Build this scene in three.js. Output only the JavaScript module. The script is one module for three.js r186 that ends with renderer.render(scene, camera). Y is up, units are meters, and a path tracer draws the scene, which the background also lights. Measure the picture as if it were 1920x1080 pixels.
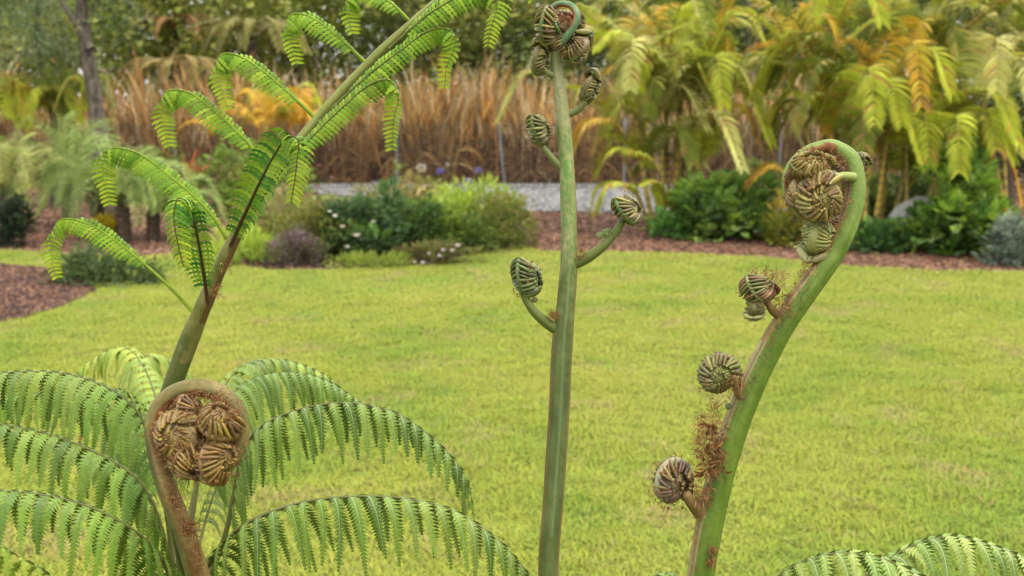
import * as THREE from 'three';
import { ImprovedNoise } from 'three/addons/math/ImprovedNoise.js';

// ------------------------------------------------------------------ camera, sky, sun, exposure
const scene = new THREE.Scene();
const FPX = 2000, EYE = 1.7, PITCH = Math.atan(360 / FPX);
const camera = new THREE.PerspectiveCamera(2 * Math.atan(540 / FPX) * 180 / Math.PI, 16 / 9, 0.05, 600);
camera.position.set(0, EYE, 0);
camera.rotation.x = -PITCH;
camera.focus = 1.46;
camera.userData.fStop = 6.2;
camera.updateMatrixWorld();
const renderer = new THREE.WebGLRenderer();
renderer.toneMapping = THREE.LinearToneMapping;
renderer.toneMappingExposure = 3.2;
renderer.shadowMap.enabled = true;

const noise = new ImprovedNoise();
{ // overcast sky: brightest overhead, soft cloud structure, no sun disc
  const w = 256, h = 128, a = new Float32Array(w * h * 4);
  for (let j = 0; j < h; j++) for (let i = 0; i < w; i++) {
    const el = ((j + 0.5) / h - 0.5) * Math.PI, az = (i + 0.5) / w * 2 * Math.PI;
    const s = Math.max(0, Math.sin(el)), x = Math.cos(az) * Math.cos(el), z = Math.sin(az) * Math.cos(el);
    const n = noise.noise(x * 2.2, s * 3, z * 2.2) + 0.5 * noise.noise(x * 5, s * 7, z * 5 + 9);
    const L = 1.45 * (1 + 2 * s) / 3 * (1 + 0.14 * n) + 0.12, k = (j * w + i) * 4;
    a[k] = L * 1.0; a[k + 1] = L * 0.99; a[k + 2] = L * 0.97; a[k + 3] = 1;
  }
  const t = new THREE.DataTexture(a, w, h, THREE.RGBAFormat, THREE.FloatType);
  t.mapping = THREE.EquirectangularReflectionMapping; t.magFilter = t.minFilter = THREE.LinearFilter; t.wrapS = THREE.RepeatWrapping; t.needsUpdate = true;
  scene.background = t; scene.environment = t;
}
const sun = new THREE.DirectionalLight(0xfff2dc, 1.5);
sun.position.set(3.5, 9, 3); sun.castShadow = true; sun.shadow.radius = 30;
Object.assign(sun.shadow.camera, { left: -16, right: 16, top: 16, bottom: -16, near: 0.1, far: 80 });
sun.target.position.set(0, 0, -8); scene.add(sun); scene.add(sun.target);
sun.position.add(sun.target.position);

// ------------------------------------------------------------------ helpers
function rng(seed) { let a = seed >>> 0; return () => { a |= 0; a = a + 0x6D2B79F5 | 0; let t = Math.imul(a ^ a >>> 15, 1 | a); t = t + Math.imul(t ^ t >>> 7, 61 | t) ^ t; return ((t ^ t >>> 14) >>> 0) / 4294967296; }; }
let R = rng(11);
const rr = (a, b) => a + (b - a) * R();
const V = (x, y, z) => new THREE.Vector3(x, y, z);
const UP = V(0, 1, 0), DOWN = V(0, -1, 0);
const FW = V(0, -Math.sin(PITCH), -Math.cos(PITCH)), UV_ = V(0, Math.cos(PITCH), -Math.sin(PITCH));
// where a pixel of the 1920 x 1080 photograph lies in the garden: at a measured depth, or on the ground
const P = (px, py, d) => V(0, EYE, 0).addScaledVector(FW, d).addScaledVector(V(1, 0, 0), (px - 960) / FPX * d).addScaledVector(UV_, (540 - py) / FPX * d);
const G = (px, py, y = 0) => { const r = P(px, py, 1).sub(V(0, EYE, 0)); const t = (y - EYE) / r.y; return V(0, EYE, 0).addScaledVector(r, t); };
let K = 0.48;
const C = (hex, k) => C0(hex, k ?? K);
const C0 = (hex, k) => { const c = new THREE.Color(hex); return [c.r * k, c.g * k, c.b * k]; };
const jit = (c, a = 0.15, h = 0.06) => { const s = 1 + rr(-a, a); return [c[0] * s * (1 + rr(-h, h)), c[1] * s * (1 + rr(-h, h)), c[2] * s * (1 + rr(-h, h))]; };
const mix = (a, b, t) => [a[0] + (b[0] - a[0]) * t, a[1] + (b[1] - a[1]) * t, a[2] + (b[2] - a[2]) * t];
const pick = (l) => l[Math.floor(R() * l.length)];
const sm = (a, b, x) => { const t = Math.min(1, Math.max(0, (x - a) / (b - a))); return t * t * (3 - 2 * t); };

class GB {
  constructor() { this.p = []; this.c = []; this.i = []; }
  v(q, c) { this.p.push(q.x, q.y, q.z); this.c.push(c[0], c[1], c[2]); return this.p.length / 3 - 1; }
  t(a, b, c) { this.i.push(a, b, c); }
  q(a, b, c, d) { this.i.push(a, b, c, a, c, d); }
  geo(o = V(0, 0, 0)) {
    const g = new THREE.BufferGeometry(), p = new Float32Array(this.p);
    for (let k = 0; k < p.length; k += 3) { p[k] -= o.x; p[k + 1] -= o.y; p[k + 2] -= o.z; }
    g.setAttribute('position', new THREE.BufferAttribute(p, 3));
    g.setAttribute('color', new THREE.BufferAttribute(new Float32Array(this.c), 3));
    g.setIndex(this.i); g.computeVertexNormals(); return g;
  }
}
function frames(pts) { // tangents and a rotation-minimising normal
  const n = pts.length, T = [], N = [];
  for (let i = 0; i < n; i++) T.push(pts[Math.min(n - 1, i + 1)].clone().sub(pts[Math.max(0, i - 1)]).normalize());
  let a = Math.abs(T[0].y) < 0.9 ? UP.clone() : V(1, 0, 0);
  for (let i = 0; i < n; i++) { a = a.clone().addScaledVector(T[i], -a.dot(T[i])).normalize(); N.push(a); }
  return { T, N };
}
function tube(gb, pts, rad, seg, col, flat = 1) {
  const { T, N } = frames(pts), n = pts.length; let prev = null;
  for (let i = 0; i < n; i++) {
    const B = T[i].clone().cross(N[i]), r = typeof rad === 'function' ? rad(i / (n - 1)) : rad, ring = [];
    for (let j = 0; j < seg; j++) {
      const a = j / seg * 2 * Math.PI, d = N[i].clone().multiplyScalar(Math.cos(a)).addScaledVector(B, Math.sin(a) * flat);
      ring.push(gb.v(pts[i].clone().addScaledVector(d, r), typeof col === 'function' ? col(i / (n - 1), d, pts[i]) : col));
    }
    if (prev) for (let j = 0; j < seg; j++) gb.q(prev[j], prev[(j + 1) % seg], ring[(j + 1) % seg], ring[j]);
    prev = ring;
    if (i === 0 || i === n - 1) { const c = gb.v(pts[i].clone().addScaledVector(T[i], (i ? 0.5 : -0.5) * r), typeof col === 'function' ? col(i / (n - 1), T[i], pts[i]) : col); for (let j = 0; j < seg; j++) gb.t(ring[j], ring[(j + 1) % seg], c); }
  }
}
const spline = (pts, n) => new THREE.CatmullRomCurve3(pts, false, 'centripetal').getSpacedPoints(n);
function ellipsoid(gb, c, X, Y, Z, nu, nv, col) {
  const rows = [];
  for (let j = 0; j <= nv; j++) { const b = (j / nv - 0.5) * Math.PI, row = []; for (let i = 0; i < nu; i++) { const a = i / nu * 2 * Math.PI; row.push(gb.v(c.clone().addScaledVector(X, Math.cos(a) * Math.cos(b)).addScaledVector(Z, Math.sin(a) * Math.cos(b)).addScaledVector(Y, Math.sin(b)), typeof col === 'function' ? col(Math.sin(b), a) : col)); } rows.push(row); }
  for (let j = 0; j < nv; j++) for (let i = 0; i < nu; i++) gb.q(rows[j][i], rows[j][(i + 1) % nu], rows[j + 1][(i + 1) % nu], rows[j + 1][i]);
}
// one broad leaf: base, two shoulders, tip and a raised midrib
function leaf(gb, p, d, nrm, len, wid, c, fold = 0.25, curl = 0.15) {
  const s = d.clone().cross(nrm).normalize(), n = s.clone().cross(d).normalize();
  const b = gb.v(p, c), m1 = gb.v(p.clone().addScaledVector(d, len * 0.33), c), m2 = gb.v(p.clone().addScaledVector(d, len * 0.68).addScaledVector(n, -len * curl * 0.4), c), tip = gb.v(p.clone().addScaledVector(d, len).addScaledVector(n, -len * curl), c);
  const e = (sg, t, w, k) => gb.v(p.clone().addScaledVector(d, len * t).addScaledVector(s, sg * w).addScaledVector(n, fold * w - len * curl * k), c);
  for (const sg of [-1, 1]) { const e1 = e(sg, 0.35, wid * 0.5, 0), e2 = e(sg, 0.7, wid * 0.38, 0.4); gb.t(b, e1, m1); gb.q(m1, e1, e2, m2); gb.t(m2, e2, tip); }
}
// a long narrow blade along a drooping line
function blade(gb, p, d, wv, len, wid, c, droop, seg = 4, prof = (s) => Math.sin(Math.PI * (0.18 + 0.82 * s))) {
  let q = p.clone(), e = d.clone().normalize(), prev = null;
  for (let i = 0; i <= seg; i++) {
    const s = i / seg, w = wid * 0.5 * (i === seg ? 0.04 : prof(s)), W = wv.clone().addScaledVector(e, -wv.dot(e)).normalize();
    const a = gb.v(q.clone().addScaledVector(W, w), c), b = gb.v(q.clone().addScaledVector(W, -w), c);
    if (prev) gb.q(prev[0], prev[1], b, a); prev = [a, b];
    q = q.clone().addScaledVector(e, len / seg); e = e.clone().addScaledVector(DOWN, droop / seg).normalize();
  }
}
function hair(gb, c, n, len, bias, spread, cols, wid = 0.00065) {
  n = Math.round(n * 3); len *= 0.6;
  for (let k = 0; k < n; k++) {
    const d = V(rr(-1, 1), rr(-1, 1), rr(-1, 1)).normalize().addScaledVector(bias, 1).normalize();
    const p = c.clone().add(V(rr(-1, 1), rr(-1, 1), rr(-1, 1)).multiplyScalar(spread));
    blade(gb, p, d, V(rr(-1, 1), rr(-1, 1), rr(-1, 1)).normalize(), len * rr(0.5, 1.2), wid * rr(0.7, 1.6), jit(pick(cols), 0.3), rr(-0.6, 1.6), 3);
  }
}

const mat = (o) => new THREE.MeshStandardMaterial({ vertexColors: true, side: THREE.DoubleSide, roughness: 0.7, ...o });
const thin = (t, r = 0.85) => new THREE.MeshPhysicalMaterial({ vertexColors: true, side: THREE.DoubleSide, roughness: r, transmission: t, thickness: 0, specularIntensity: 0.25 });
const M = {
  leafy: thin(0.42), palm: thin(0.42, 0.8), grass: thin(0.35, 0.9), frond: new THREE.MeshPhysicalMaterial({ vertexColors: true, side: THREE.DoubleSide, roughness: 0.5, specularIntensity: 0.5 }), young: thin(0.38, 0.8),
  stem: new THREE.MeshPhysicalMaterial({ vertexColors: true, side: THREE.DoubleSide, roughness: 0.55, specularIntensity: 0.35 }), bark: mat({ roughness: 0.95 }), dry: thin(0.25, 0.95), hair: thin(0.3, 0.9), bud: mat({ roughness: 0.55 }),
  petal: thin(0.35, 0.9), stone: mat({ roughness: 0.95 }), mulch: mat({ roughness: 0.95 }), metal: mat({ roughness: 0.5, metalness: 0.4 }), soil: mat({ roughness: 1 }),
};
const used = {};
const numbered = (n) => { const k = used[n] = (used[n] ?? -1) + 1; return k ? n + '_' + String(k).padStart(3, '0') : n; };
const origin = new Map();
function thing(name, label, category, at, group) {
  const o = new THREE.Group(); o.name = numbered(name); o.position.copy(at); o.userData = { label, category };
  if (group) o.userData.group = group;
  origin.set(o, at.clone()); scene.add(o); return o;
}
function part(name, gb, m, parent) {
  const o = origin.get(parent), me = new THREE.Mesh(gb.geo(o), m); me.name = name; me.castShadow = me.receiveShadow = true;
  origin.set(me, o); parent.add(me); return me;
}
function setting(name, geo, m, kind, label, category) {
  const me = geo.isObject3D ? geo : new THREE.Mesh(geo, m); me.name = numbered(name); me.castShadow = me.receiveShadow = true;
  me.userData = { kind, label, category }; scene.add(me); return me;
}
const inside = (x, z, poly) => { let r = false; for (let i = 0, j = poly.length - 1; i < poly.length; j = i++) { const a = poly[i], b = poly[j]; if ((a.z > z) !== (b.z > z) && x < (b.x - a.x) * (z - a.z) / (b.z - a.z) + a.x) r = !r; } return r; };

// ------------------------------------------------------------------ the ground
const px = (l) => l.map(([x, y]) => G(x, y));
const bedRight = [...px([[975, 462], [1010, 474], [1120, 474], [1300, 478], [1450, 486], [1600, 502], [1750, 510], [1925, 512]]), V(9, 0, -9.3), V(12, 0, -20.2), ...px([[1340, 349], [1325, 400], [1180, 402], [985, 398]])];
const bedIsland = px([[430, 496], [500, 508], [600, 510], [700, 503], [790, 500], [880, 482], [975, 464], [985, 398], [900, 392], [760, 380], [600, 374], [540, 392], [430, 445]]);
const bedLeft = [V(-9, 0, -7.2), ...px([[-10, 612], [60, 596], [130, 572], [182, 548], [160, 524], [90, 506], [-10, 497]]), V(-9, 0, -10.2)];
const bedBack = [V(-14, 0, -11.2), ...px([[-20, 470], [90, 476], [250, 486], [330, 478], [440, 446], [560, 380], [595, 366], [600, 349]]), V(-14, 0, -20)];
const gravel = [...px([[560, 349], [600, 366], [760, 380], [900, 392], [985, 398], [1180, 402], [1325, 400], [1340, 349]])];
const beds = [bedRight, bedIsland, bedLeft, bedBack, gravel];

function sheet(poly, y, cols, step, bump, seed) { // an uneven sheet of ground inside an outline
  R = rng(seed);
  const s = new THREE.Shape(poly.map((p) => new THREE.Vector2(p.x, -p.z))), g = new THREE.ShapeGeometry(s); g.rotateX(-Math.PI / 2); g.translate(0, y, 0);
  return g;
}
function canvasNoise(size, fn) {
  const a = new Uint8Array(size * size * 4);
  for (let j = 0; j < size; j++) for (let i = 0; i < size; i++) { const c = fn(i / size, j / size), k = (j * size + i) * 4; for (let q = 0; q < 3; q++) a[k + q] = Math.max(0, Math.min(255, c[q] * 255)); a[k + 3] = 255; }
  const t = new THREE.DataTexture(a, size, size); t.wrapS = t.wrapT = THREE.RepeatWrapping; t.magFilter = THREE.LinearFilter; t.minFilter = THREE.LinearMipmapLinearFilter; t.generateMipmaps = true; t.needsUpdate = true; return t;
}
function groundMat(base, amp, scale, metres, seed) {
  R = rng(seed);
  const t = canvasNoise(512, (u, v) => { const a = u * 2 * Math.PI, b = v * 2 * Math.PI, s = scale; const n = noise.noise(Math.cos(a) * s + seed, Math.sin(a) * s, Math.cos(b) * s) + noise.noise(Math.sin(b) * s * 4, Math.cos(a) * s * 4, Math.sin(a) * s * 4) * 0.6 + rr(-0.6, 0.6); return base.map((c) => Math.pow(Math.max(0, c * (1 + amp * n)), 1 / 2.2)); });
  t.colorSpace = THREE.SRGBColorSpace; t.repeat.set(1 / metres, 1 / metres);
  return new THREE.MeshStandardMaterial({ map: t, roughness: 1 });
}
{
  const g = new THREE.PlaneGeometry(400, 400); g.rotateX(-Math.PI / 2); const uv = g.attributes.uv; for (let i = 0; i < uv.count; i++) uv.setXY(i, uv.getX(i) * 400, uv.getY(i) * 400);
  setting('lawn', g, groundMat([0.085, 0.10, 0.012], 0.4, 2, 3, 3), 'structure', 'short yellow green lawn filling the middle of the garden', 'lawn');
  const red = groundMat([0.12, 0.055, 0.033], 0.5, 3, 1.5, 5), brown = groundMat([0.075, 0.04, 0.028], 0.5, 3, 1.5, 6), grey = groundMat([0.10, 0.10, 0.105], 0.3, 3, 1.2, 7);
  setting('mulch_bed', sheet(bedRight, 0.004), red, 'structure', 'long red brown mulch bed under the yellow palms', 'mulch bed');
  setting('mulch_bed', sheet(bedIsland, 0.008), brown, 'structure', 'mulch under the island of flowering bushes', 'mulch bed');
  setting('mulch_bed', sheet(bedLeft, 0.005), brown, 'structure', 'dark mulch patch cut into the lawn at the left edge', 'mulch bed');
  setting('mulch_bed', sheet(bedBack, 0.004), red, 'structure', 'mulch under the silvery feather palms at left', 'mulch bed');
  setting('gravel_path', sheet(gravel, 0.012), grey, 'structure', 'grey gravel drive in front of the wire fence', 'gravel path');
  const wild = [V(-40, 0, -20.3), V(40, 0, -20.3), V(40, 0, -80), V(-40, 0, -80)];
  setting('leaf_litter', sheet(wild, 0.006), brown, 'structure', 'dark leaf litter under the dry cane and woodland', 'leaf litter');
}
const grassPts = (n, z0, z1, f) => { // scattered over the lawn in view and a step beyond it
  const out = []; let guard = 0;
  while (out.length < n && guard++ < n * 6) { const u = R(), z = -(z0 + (z1 - z0) * u), hw = -z * 0.5 + 0.9, x = rr(-hw, hw); if (R() > hw / 8) continue; if (beds.some((b) => inside(x, z, b))) continue; if (f && !f(x, z)) continue; out.push([x, z]); }
  return out;
};
R = rng(21);
{ // grass: tufts of short blades, all one mass
  const cols = [C('#bac84c', 0.43), C('#aac048', 0.43), C('#cccc5c', 0.44), C('#98b842', 0.43), C('#d8d47a', 0.46)];
  const tufts = [0, 1, 2].map(() => { const gb = new GB(); for (let k = 0; k < 20; k++) { const a = rr(0, 6.28), p = V(rr(-0.04, 0.04), -0.003, rr(-0.04, 0.04)), c = jit([1, 1, 1], 0.2, 0.1); blade(gb, p, V(Math.cos(a) * 0.8, rr(0.5, 1.2), Math.sin(a) * 0.8), V(-Math.sin(a), 0, Math.cos(a)), rr(0.022, 0.05), rr(0.0028, 0.005), c, rr(0.3, 1.2), 3); } return gb.geo(); });
  const sets = [grassPts(52000, 2.6, 6.5), grassPts(52000, 6.0, 9), grassPts(44000, 8.6, 13.8)];
  const all = sets.flat(), m4 = new THREE.Matrix4(), q = new THREE.Quaternion(), col = new THREE.Color();
  tufts.forEach((g, v) => {
    const mine = all.filter((_, i) => i % 3 === v), im = new THREE.InstancedMesh(g, M.grass, mine.length);
    mine.forEach(([x, z], i) => {
      q.setFromAxisAngle(UP, rr(0, 6.28)); const far = 1 + sm(6, 12, -z) * 0.5, long = 1 + 0.32 * noise.noise(x * 1.9 + 4, 2, z * 1.9), s = rr(0.6, 1.35) * far;
      im.setMatrixAt(i, m4.compose(V(x, 0, z), q, V(s, s * rr(0.5, 1.25) * long / far, s)));
      const n = 1.3 * noise.noise(x * 0.7, 3, z * 0.7) + 0.7 * noise.noise(x * 3.1, 8, z * 3.1) + 0.5 * noise.noise(x * 9, 1, z * 9);
      let c = mix(cols[0], n > 0 ? cols[3] : cols[2], Math.min(1, Math.abs(n) * 1.1)); c = jit(mix(c, cols[0], 0.3), 0.07, 0.03);
      if (noise.noise(x * 1.3 + 20, 6, z * 1.3) > 0.34 && R() < 0.3) c = jit(C('#8cb436', 0.41), 0.15); else if (noise.noise(x * 2.2 + 40, 6, z * 2.2) > 0.3 && R() < 0.35) c = jit(C('#cfc07c', 0.42), 0.15); if (R() < 0.03) c = jit(C('#c9b878'), 0.2);
      im.setColorAt(i, col.setRGB(...c));
    });
    setting('lawn_grass', im, null, 'stuff', ['short yellow green grass blades of the lawn', 'fine lawn grass blades between the beds', 'lawn grass blades in the sunlit middle'][v], 'grass');
  });
}
function scatter(name, poly, n, geo, cols, s0, s1, y, m, label, cat, f) {
  const xs = poly.map((p) => p.x), zs = poly.map((p) => p.z), pts = []; let guard = 0;
  while (pts.length < n && guard++ < n * 12) { const x = rr(Math.min(...xs), Math.max(...xs)), z = rr(Math.min(...zs), Math.max(...zs)); if (inside(x, z, poly) && Math.abs(x) < -z * 0.52 + 1) pts.push([x, z]); }
  const im = new THREE.InstancedMesh(geo, m, pts.length), m4 = new THREE.Matrix4(), q = new THREE.Quaternion(), c = new THREE.Color();
  pts.forEach(([x, z], i) => { q.setFromEuler(new THREE.Euler(rr(-0.4, 0.4), rr(0, 6.28), rr(-0.4, 0.4))); const s = rr(s0, s1); im.setMatrixAt(i, m4.compose(V(x, y + rr(0, 0.014), z), q, V(s, s * rr(0.6, 1.2), s * rr(0.7, 1.3)))); im.setColorAt(i, c.setRGB(...jit(pick(cols), 0.35, 0.06))); });
  return setting(name, im, null, 'stuff', label, cat);
}
{
  const chip = new THREE.BoxGeometry(1, 0.22, 0.36), pebble = new THREE.IcosahedronGeometry(0.5, 0), one = (g) => { const n = g.attributes.position.count; g.setAttribute('color', new THREE.BufferAttribute(new Float32Array(n * 3).fill(1), 3)); return g; };
  one(chip); one(pebble);
  K = 0.33; const reds = [C('#8a5a3c'), C('#6e442e'), C('#a07250'), C('#543426'), C('#b48a66')], darks = [C('#6d4534'), C('#573528'), C('#8a5f48'), C('#a87a5a'), C('#402820')]; K = 0.48; const greys = [C('#b9b9ba', 0.24), C('#a2a2a6', 0.22), C('#cfcfce', 0.25), C('#75777c', 0.2)];
  scatter('mulch_chips', bedRight, 30000, chip, reds, 0.018, 0.055, 0.012, M.mulch, 'red brown bark chips under the yellow palms', 'mulch');
  scatter('mulch_chips', bedLeft, 18000, chip, darks, 0.015, 0.045, 0.012, M.mulch, 'dark bark chips in the patch at the left edge', 'mulch');
  scatter('mulch_chips', bedIsland, 7000, chip, reds, 0.02, 0.055, 0.015, M.mulch, 'bark chips between the island bushes', 'mulch');
  scatter('mulch_chips', bedBack, 14000, chip, reds, 0.02, 0.055, 0.012, M.mulch, 'bark chips under the feather palms', 'mulch');
  scatter('gravel_stones', gravel, 34000, pebble, greys, 0.03, 0.07, 0.016, M.stone, 'loose grey gravel stones of the drive', 'gravel');
}

// ------------------------------------------------------------------ woodland far behind
R = rng(31);
const cluster = (n, rad, l, w) => { const gb = new GB(); for (let k = 0; k < n; k++) { const d = V(rr(-1, 1), rr(-0.6, 1), rr(-1, 1)).normalize(), p = V(rr(-1, 1), rr(-0.8, 0.8), rr(-1, 1)).multiplyScalar(rad); leaf(gb, p, d.addScaledVector(DOWN, 0.3).normalize(), V(rr(-0.6, 0.6), 1, rr(-0.6, 0.6)).normalize(), l * rr(0.6, 1.3), w * rr(0.6, 1.2), jit([1, 1, 1], 0.22, 0.08)); } return gb.geo(); };
{
  const cols = [C('#b8c850', 0.56), C('#9fb648', 0.56), C('#c8cc5c', 0.58), C('#8caa4e', 0.56), C('#ccc46c', 0.56), C('#a8b054', 0.56), C('#98b458', 0.56)];
  const g = cluster(40, 0.7, 0.19, 0.11), m4 = new THREE.Matrix4(), q = new THREE.Quaternion(), c = new THREE.Color(), pts = [];
  while (pts.length < 8200) {
    const z = -rr(25, 46), hw = -z * 0.52 + 3, x = rr(-hw, hw), top = 5.4 + 2.0 * noise.noise(x * 0.22, 1, z * 0.2) + (-z - 25) * 0.16 + 1.4 * noise.noise(x * 0.8, 5, z * 0.7), y = top * Math.pow(R(), 0.6);
    if (noise.noise(x * 0.5, y * 0.6, z * 0.5) < -0.22) continue;
    pts.push([x, y + 0.2, z]);
  }
  const im = new THREE.InstancedMesh(g, thin(0.5), pts.length);
  pts.forEach(([x, y, z], i) => { q.setFromEuler(new THREE.Euler(rr(-0.3, 0.3), rr(0, 6.28), rr(-0.3, 0.3))); const s = rr(0.6, 1.5); im.setMatrixAt(i, m4.compose(V(x, y, z), q, V(s, s * 0.8, s))); const n = noise.noise(x * 0.3 + 7, y * 0.4, z * 0.3); const cc = mix(cols[Math.floor(Math.min(6, Math.max(0, (n + 0.6) * 5.5)))], pick(cols), 0.35); im.setColorAt(i, c.setRGB(...jit(cc, 0.2, 0.05))); });
  setting('woodland', im, null, 'stuff', 'hazy olive green woodland far behind the dry cane', 'woodland');
}
function trunkTube(gb, pts, r0, r1, cols, seg = 18, n = 110) {
  tube(gb, spline(pts, n), (t) => (r0 + (r1 - r0) * t) * (1 + 0.12 * noise.noise(t * 14, 2, r0 * 50)), seg, (t, d, p) => { const k = noise.noise(p.x * 18 + d.x * 3, p.y * 5, p.z * 18 + d.z * 3) + 0.9 * noise.noise(p.x * 50 + d.x * 6, p.y * 24, d.z * 6) - 0.1; return mix(cols[0], cols[1], Math.min(1, Math.max(0, 0.5 + k))); });
}
function crownLeaves(gb, centres, per, spread, l, w, cols, droop = 0.3) {
  for (const c of centres) { const cc = pick(cols); for (let k = 0; k < per; k++) { const o = V(rr(-1, 1), rr(-1, 1), rr(-1, 1)); if (o.length() > 1) { k--; continue; } leaf(gb, c.clone().add(o.multiplyScalar(spread * rr(0.8, 1.2))), V(rr(-1, 1), rr(-0.6, 0.7) - droop, rr(-1, 1)).normalize(), V(rr(-0.6, 0.6), 1, rr(-0.6, 0.6)).normalize(), l * rr(0.6, 1.3), w * rr(0.6, 1.3), jit(mix(cc, pick(cols), 0.3), 0.2, 0.06)); } }
}
const BARK = [C('#30281f'), C('#756a5a')];
function tree(label, base, top, r0, limbs, crowns, per, spread, l, w, cols, group, bark = BARK) {
  const o = thing('broadleaf_tree', label, 'tree', base, group);
  let gb = new GB(); trunkTube(gb, [base.clone().add(V(0, -0.05, 0)), base.clone().lerp(top, 0.35).add(V(rr(-0.1, 0.1), 0, rr(-0.1, 0.1))), base.clone().lerp(top, 0.7).add(V(rr(-0.12, 0.12), 0, rr(-0.1, 0.1))), top], r0, r0 * 0.45, bark); part('trunk', gb, M.bark, o);
  for (const [t, e] of limbs) { gb = new GB(); const s = base.clone().lerp(top, t); trunkTube(gb, [s, s.clone().lerp(e, 0.5).add(V(0, 0.1, 0)), e], r0 * 0.36, r0 * 0.1, bark, 8, 20); part('limb', gb, M.bark, o); }
  gb = new GB(); crownLeaves(gb, crowns, per, spread, l, w, cols); part('crown', gb, M.leafy, o); return o;
}
const blob = (c, r, n, k = 1) => { const out = []; for (let i = 0; i < n; i++) { const o = V(rr(-1, 1), rr(-1, 1), rr(-1, 1)); if (o.length() > 1) { i--; continue; } out.push(c.clone().add(V(o.x * r.x, o.y * r.y, o.z * r.z))); } return out; };
R = rng(41);
{
  const silver = [C('#9cac74', 0.58), C('#7d945e', 0.58), C('#b5c090', 0.58), C('#6a8252', 0.58)], olive = [C('#b8c044', 0.58), C('#98ac40', 0.58), C('#cecc58', 0.58), C('#7e943c', 0.58)];
  const b1 = G(193, 398), t1 = P(160, -160, 15.0);
  const gnd = (x, z) => V(x, 0, z), at = (x, y, d) => P(x, y, d);
  const bs = at(195, 300, 15.2); bs.y = 0;
  tree('grey barked forked tree with the thickest trunk at upper left', bs, at(150, -120, 15.2), 0.14, [[0.78, at(215, -140, 15.0)], [0.6, at(60, -60, 15.4)]],
    [...blob(at(215, 20, 15.6), V(0.45, 0.5, 0.5), 9), ...blob(at(60, 40, 15.6), V(0.75, 0.75, 0.7), 26), ...blob(at(150, -120, 15.2), V(1.4, 0.8, 1), 22)], 70, 0.28, 0.085, 0.045, silver, 'trees behind the beds');
  const b2 = at(95, 300, 16.4); b2.y = 0;
  tree('thin dark trunked tree beside the forked grey tree', b2, at(80, -60, 16.4), 0.07, [[0.7, at(20, 40, 16.2)]], [...blob(at(40, 120, 16.8), V(0.7, 0.9, 0.7), 22), ...blob(at(120, 60, 17), V(0.5, 0.8, 0.6), 14)], 60, 0.32, 0.1, 0.05, [...olive, ...silver], 'trees behind the beds', [C('#2e2a26'), C('#4a423a')]);
  const farT = [[250, 30, 27, 'yellow green crowned tree right of the forked trunk', olive, 150], [420, 130, 25, 'low round olive tree behind the dry cane at left', olive, 130], [560, 60, 29, 'pale olive tree behind the left curling leaflets', [C('#a3a35e'), C('#8c9352')], 140], [740, 90, 27, 'grey green tree behind the arching young frond', [C('#7e8a58'), C('#94985e')], 150], [880, 60, 30, 'bushy mid green tree left of the tall straight stem', [C('#7f8c46'), C('#69803f')], 150], [985, 120, 26, 'dull green tree just left of the topmost fiddlehead', [C('#87924e'), C('#6b7a44')], 120]];
  for (const [x, y, d, lab, cols, h] of farT) { const b = P(x, 300, d); b.y = 0; const t = P(x + rr(-20, 20), y - 40, d); tree(lab, b, t, 0.09, [[0.6, t.clone().add(V(0.8, 0.1, 0))], [0.5, t.clone().add(V(-0.9, -0.2, 0))]], blob(P(x, y, d), V(1.4, 1.2, 1), 34), 60, 0.42, 0.13, 0.06, cols, 'trees in front of the woodland', [C('#5a5248'), C('#8b8478')]); }
  const dk = [C('#3f5a2a'), C('#2f4a26'), C('#56703a'), C('#8a8a3a')];
  const b3 = P(1905, 300, 14.6); b3.y = 0; tree('dark leaved tree at the right edge behind the palms', b3, P(1900, -40, 14.6), 0.09, [[0.6, P(1850, 60, 14.6)]], [...blob(P(1900, 230, 14.8), V(0.5, 0.9, 0.5), 30), ...blob(P(1880, 40, 15.2), V(0.8, 0.9, 0.7), 26)], 64, 0.3, 0.1, 0.055, dk, 'trees behind the beds', [C('#4a3a2c'), C('#6b5844')]);
  const b4 = P(1400, 300, 21.5); b4.y = 0; tree('deep green tree showing through the golden palm fronds', b4, P(1400, 0, 21.5), 0.1, [[0.7, P(1460, 40, 21.5)]], [...blob(P(1400, 60, 21.8), V(1.4, 1.2, 0.8), 42), ...blob(P(1640, 70, 21.8), V(2.4, 1.4, 0.8), 60), ...blob(P(1180, 60, 21.8), V(1.3, 1.0, 0.8), 30)], 64, 0.42, 0.12, 0.06, [C('#55703a'), C('#67803e'), C('#44602f')], 'trees behind the beds');
}
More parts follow.
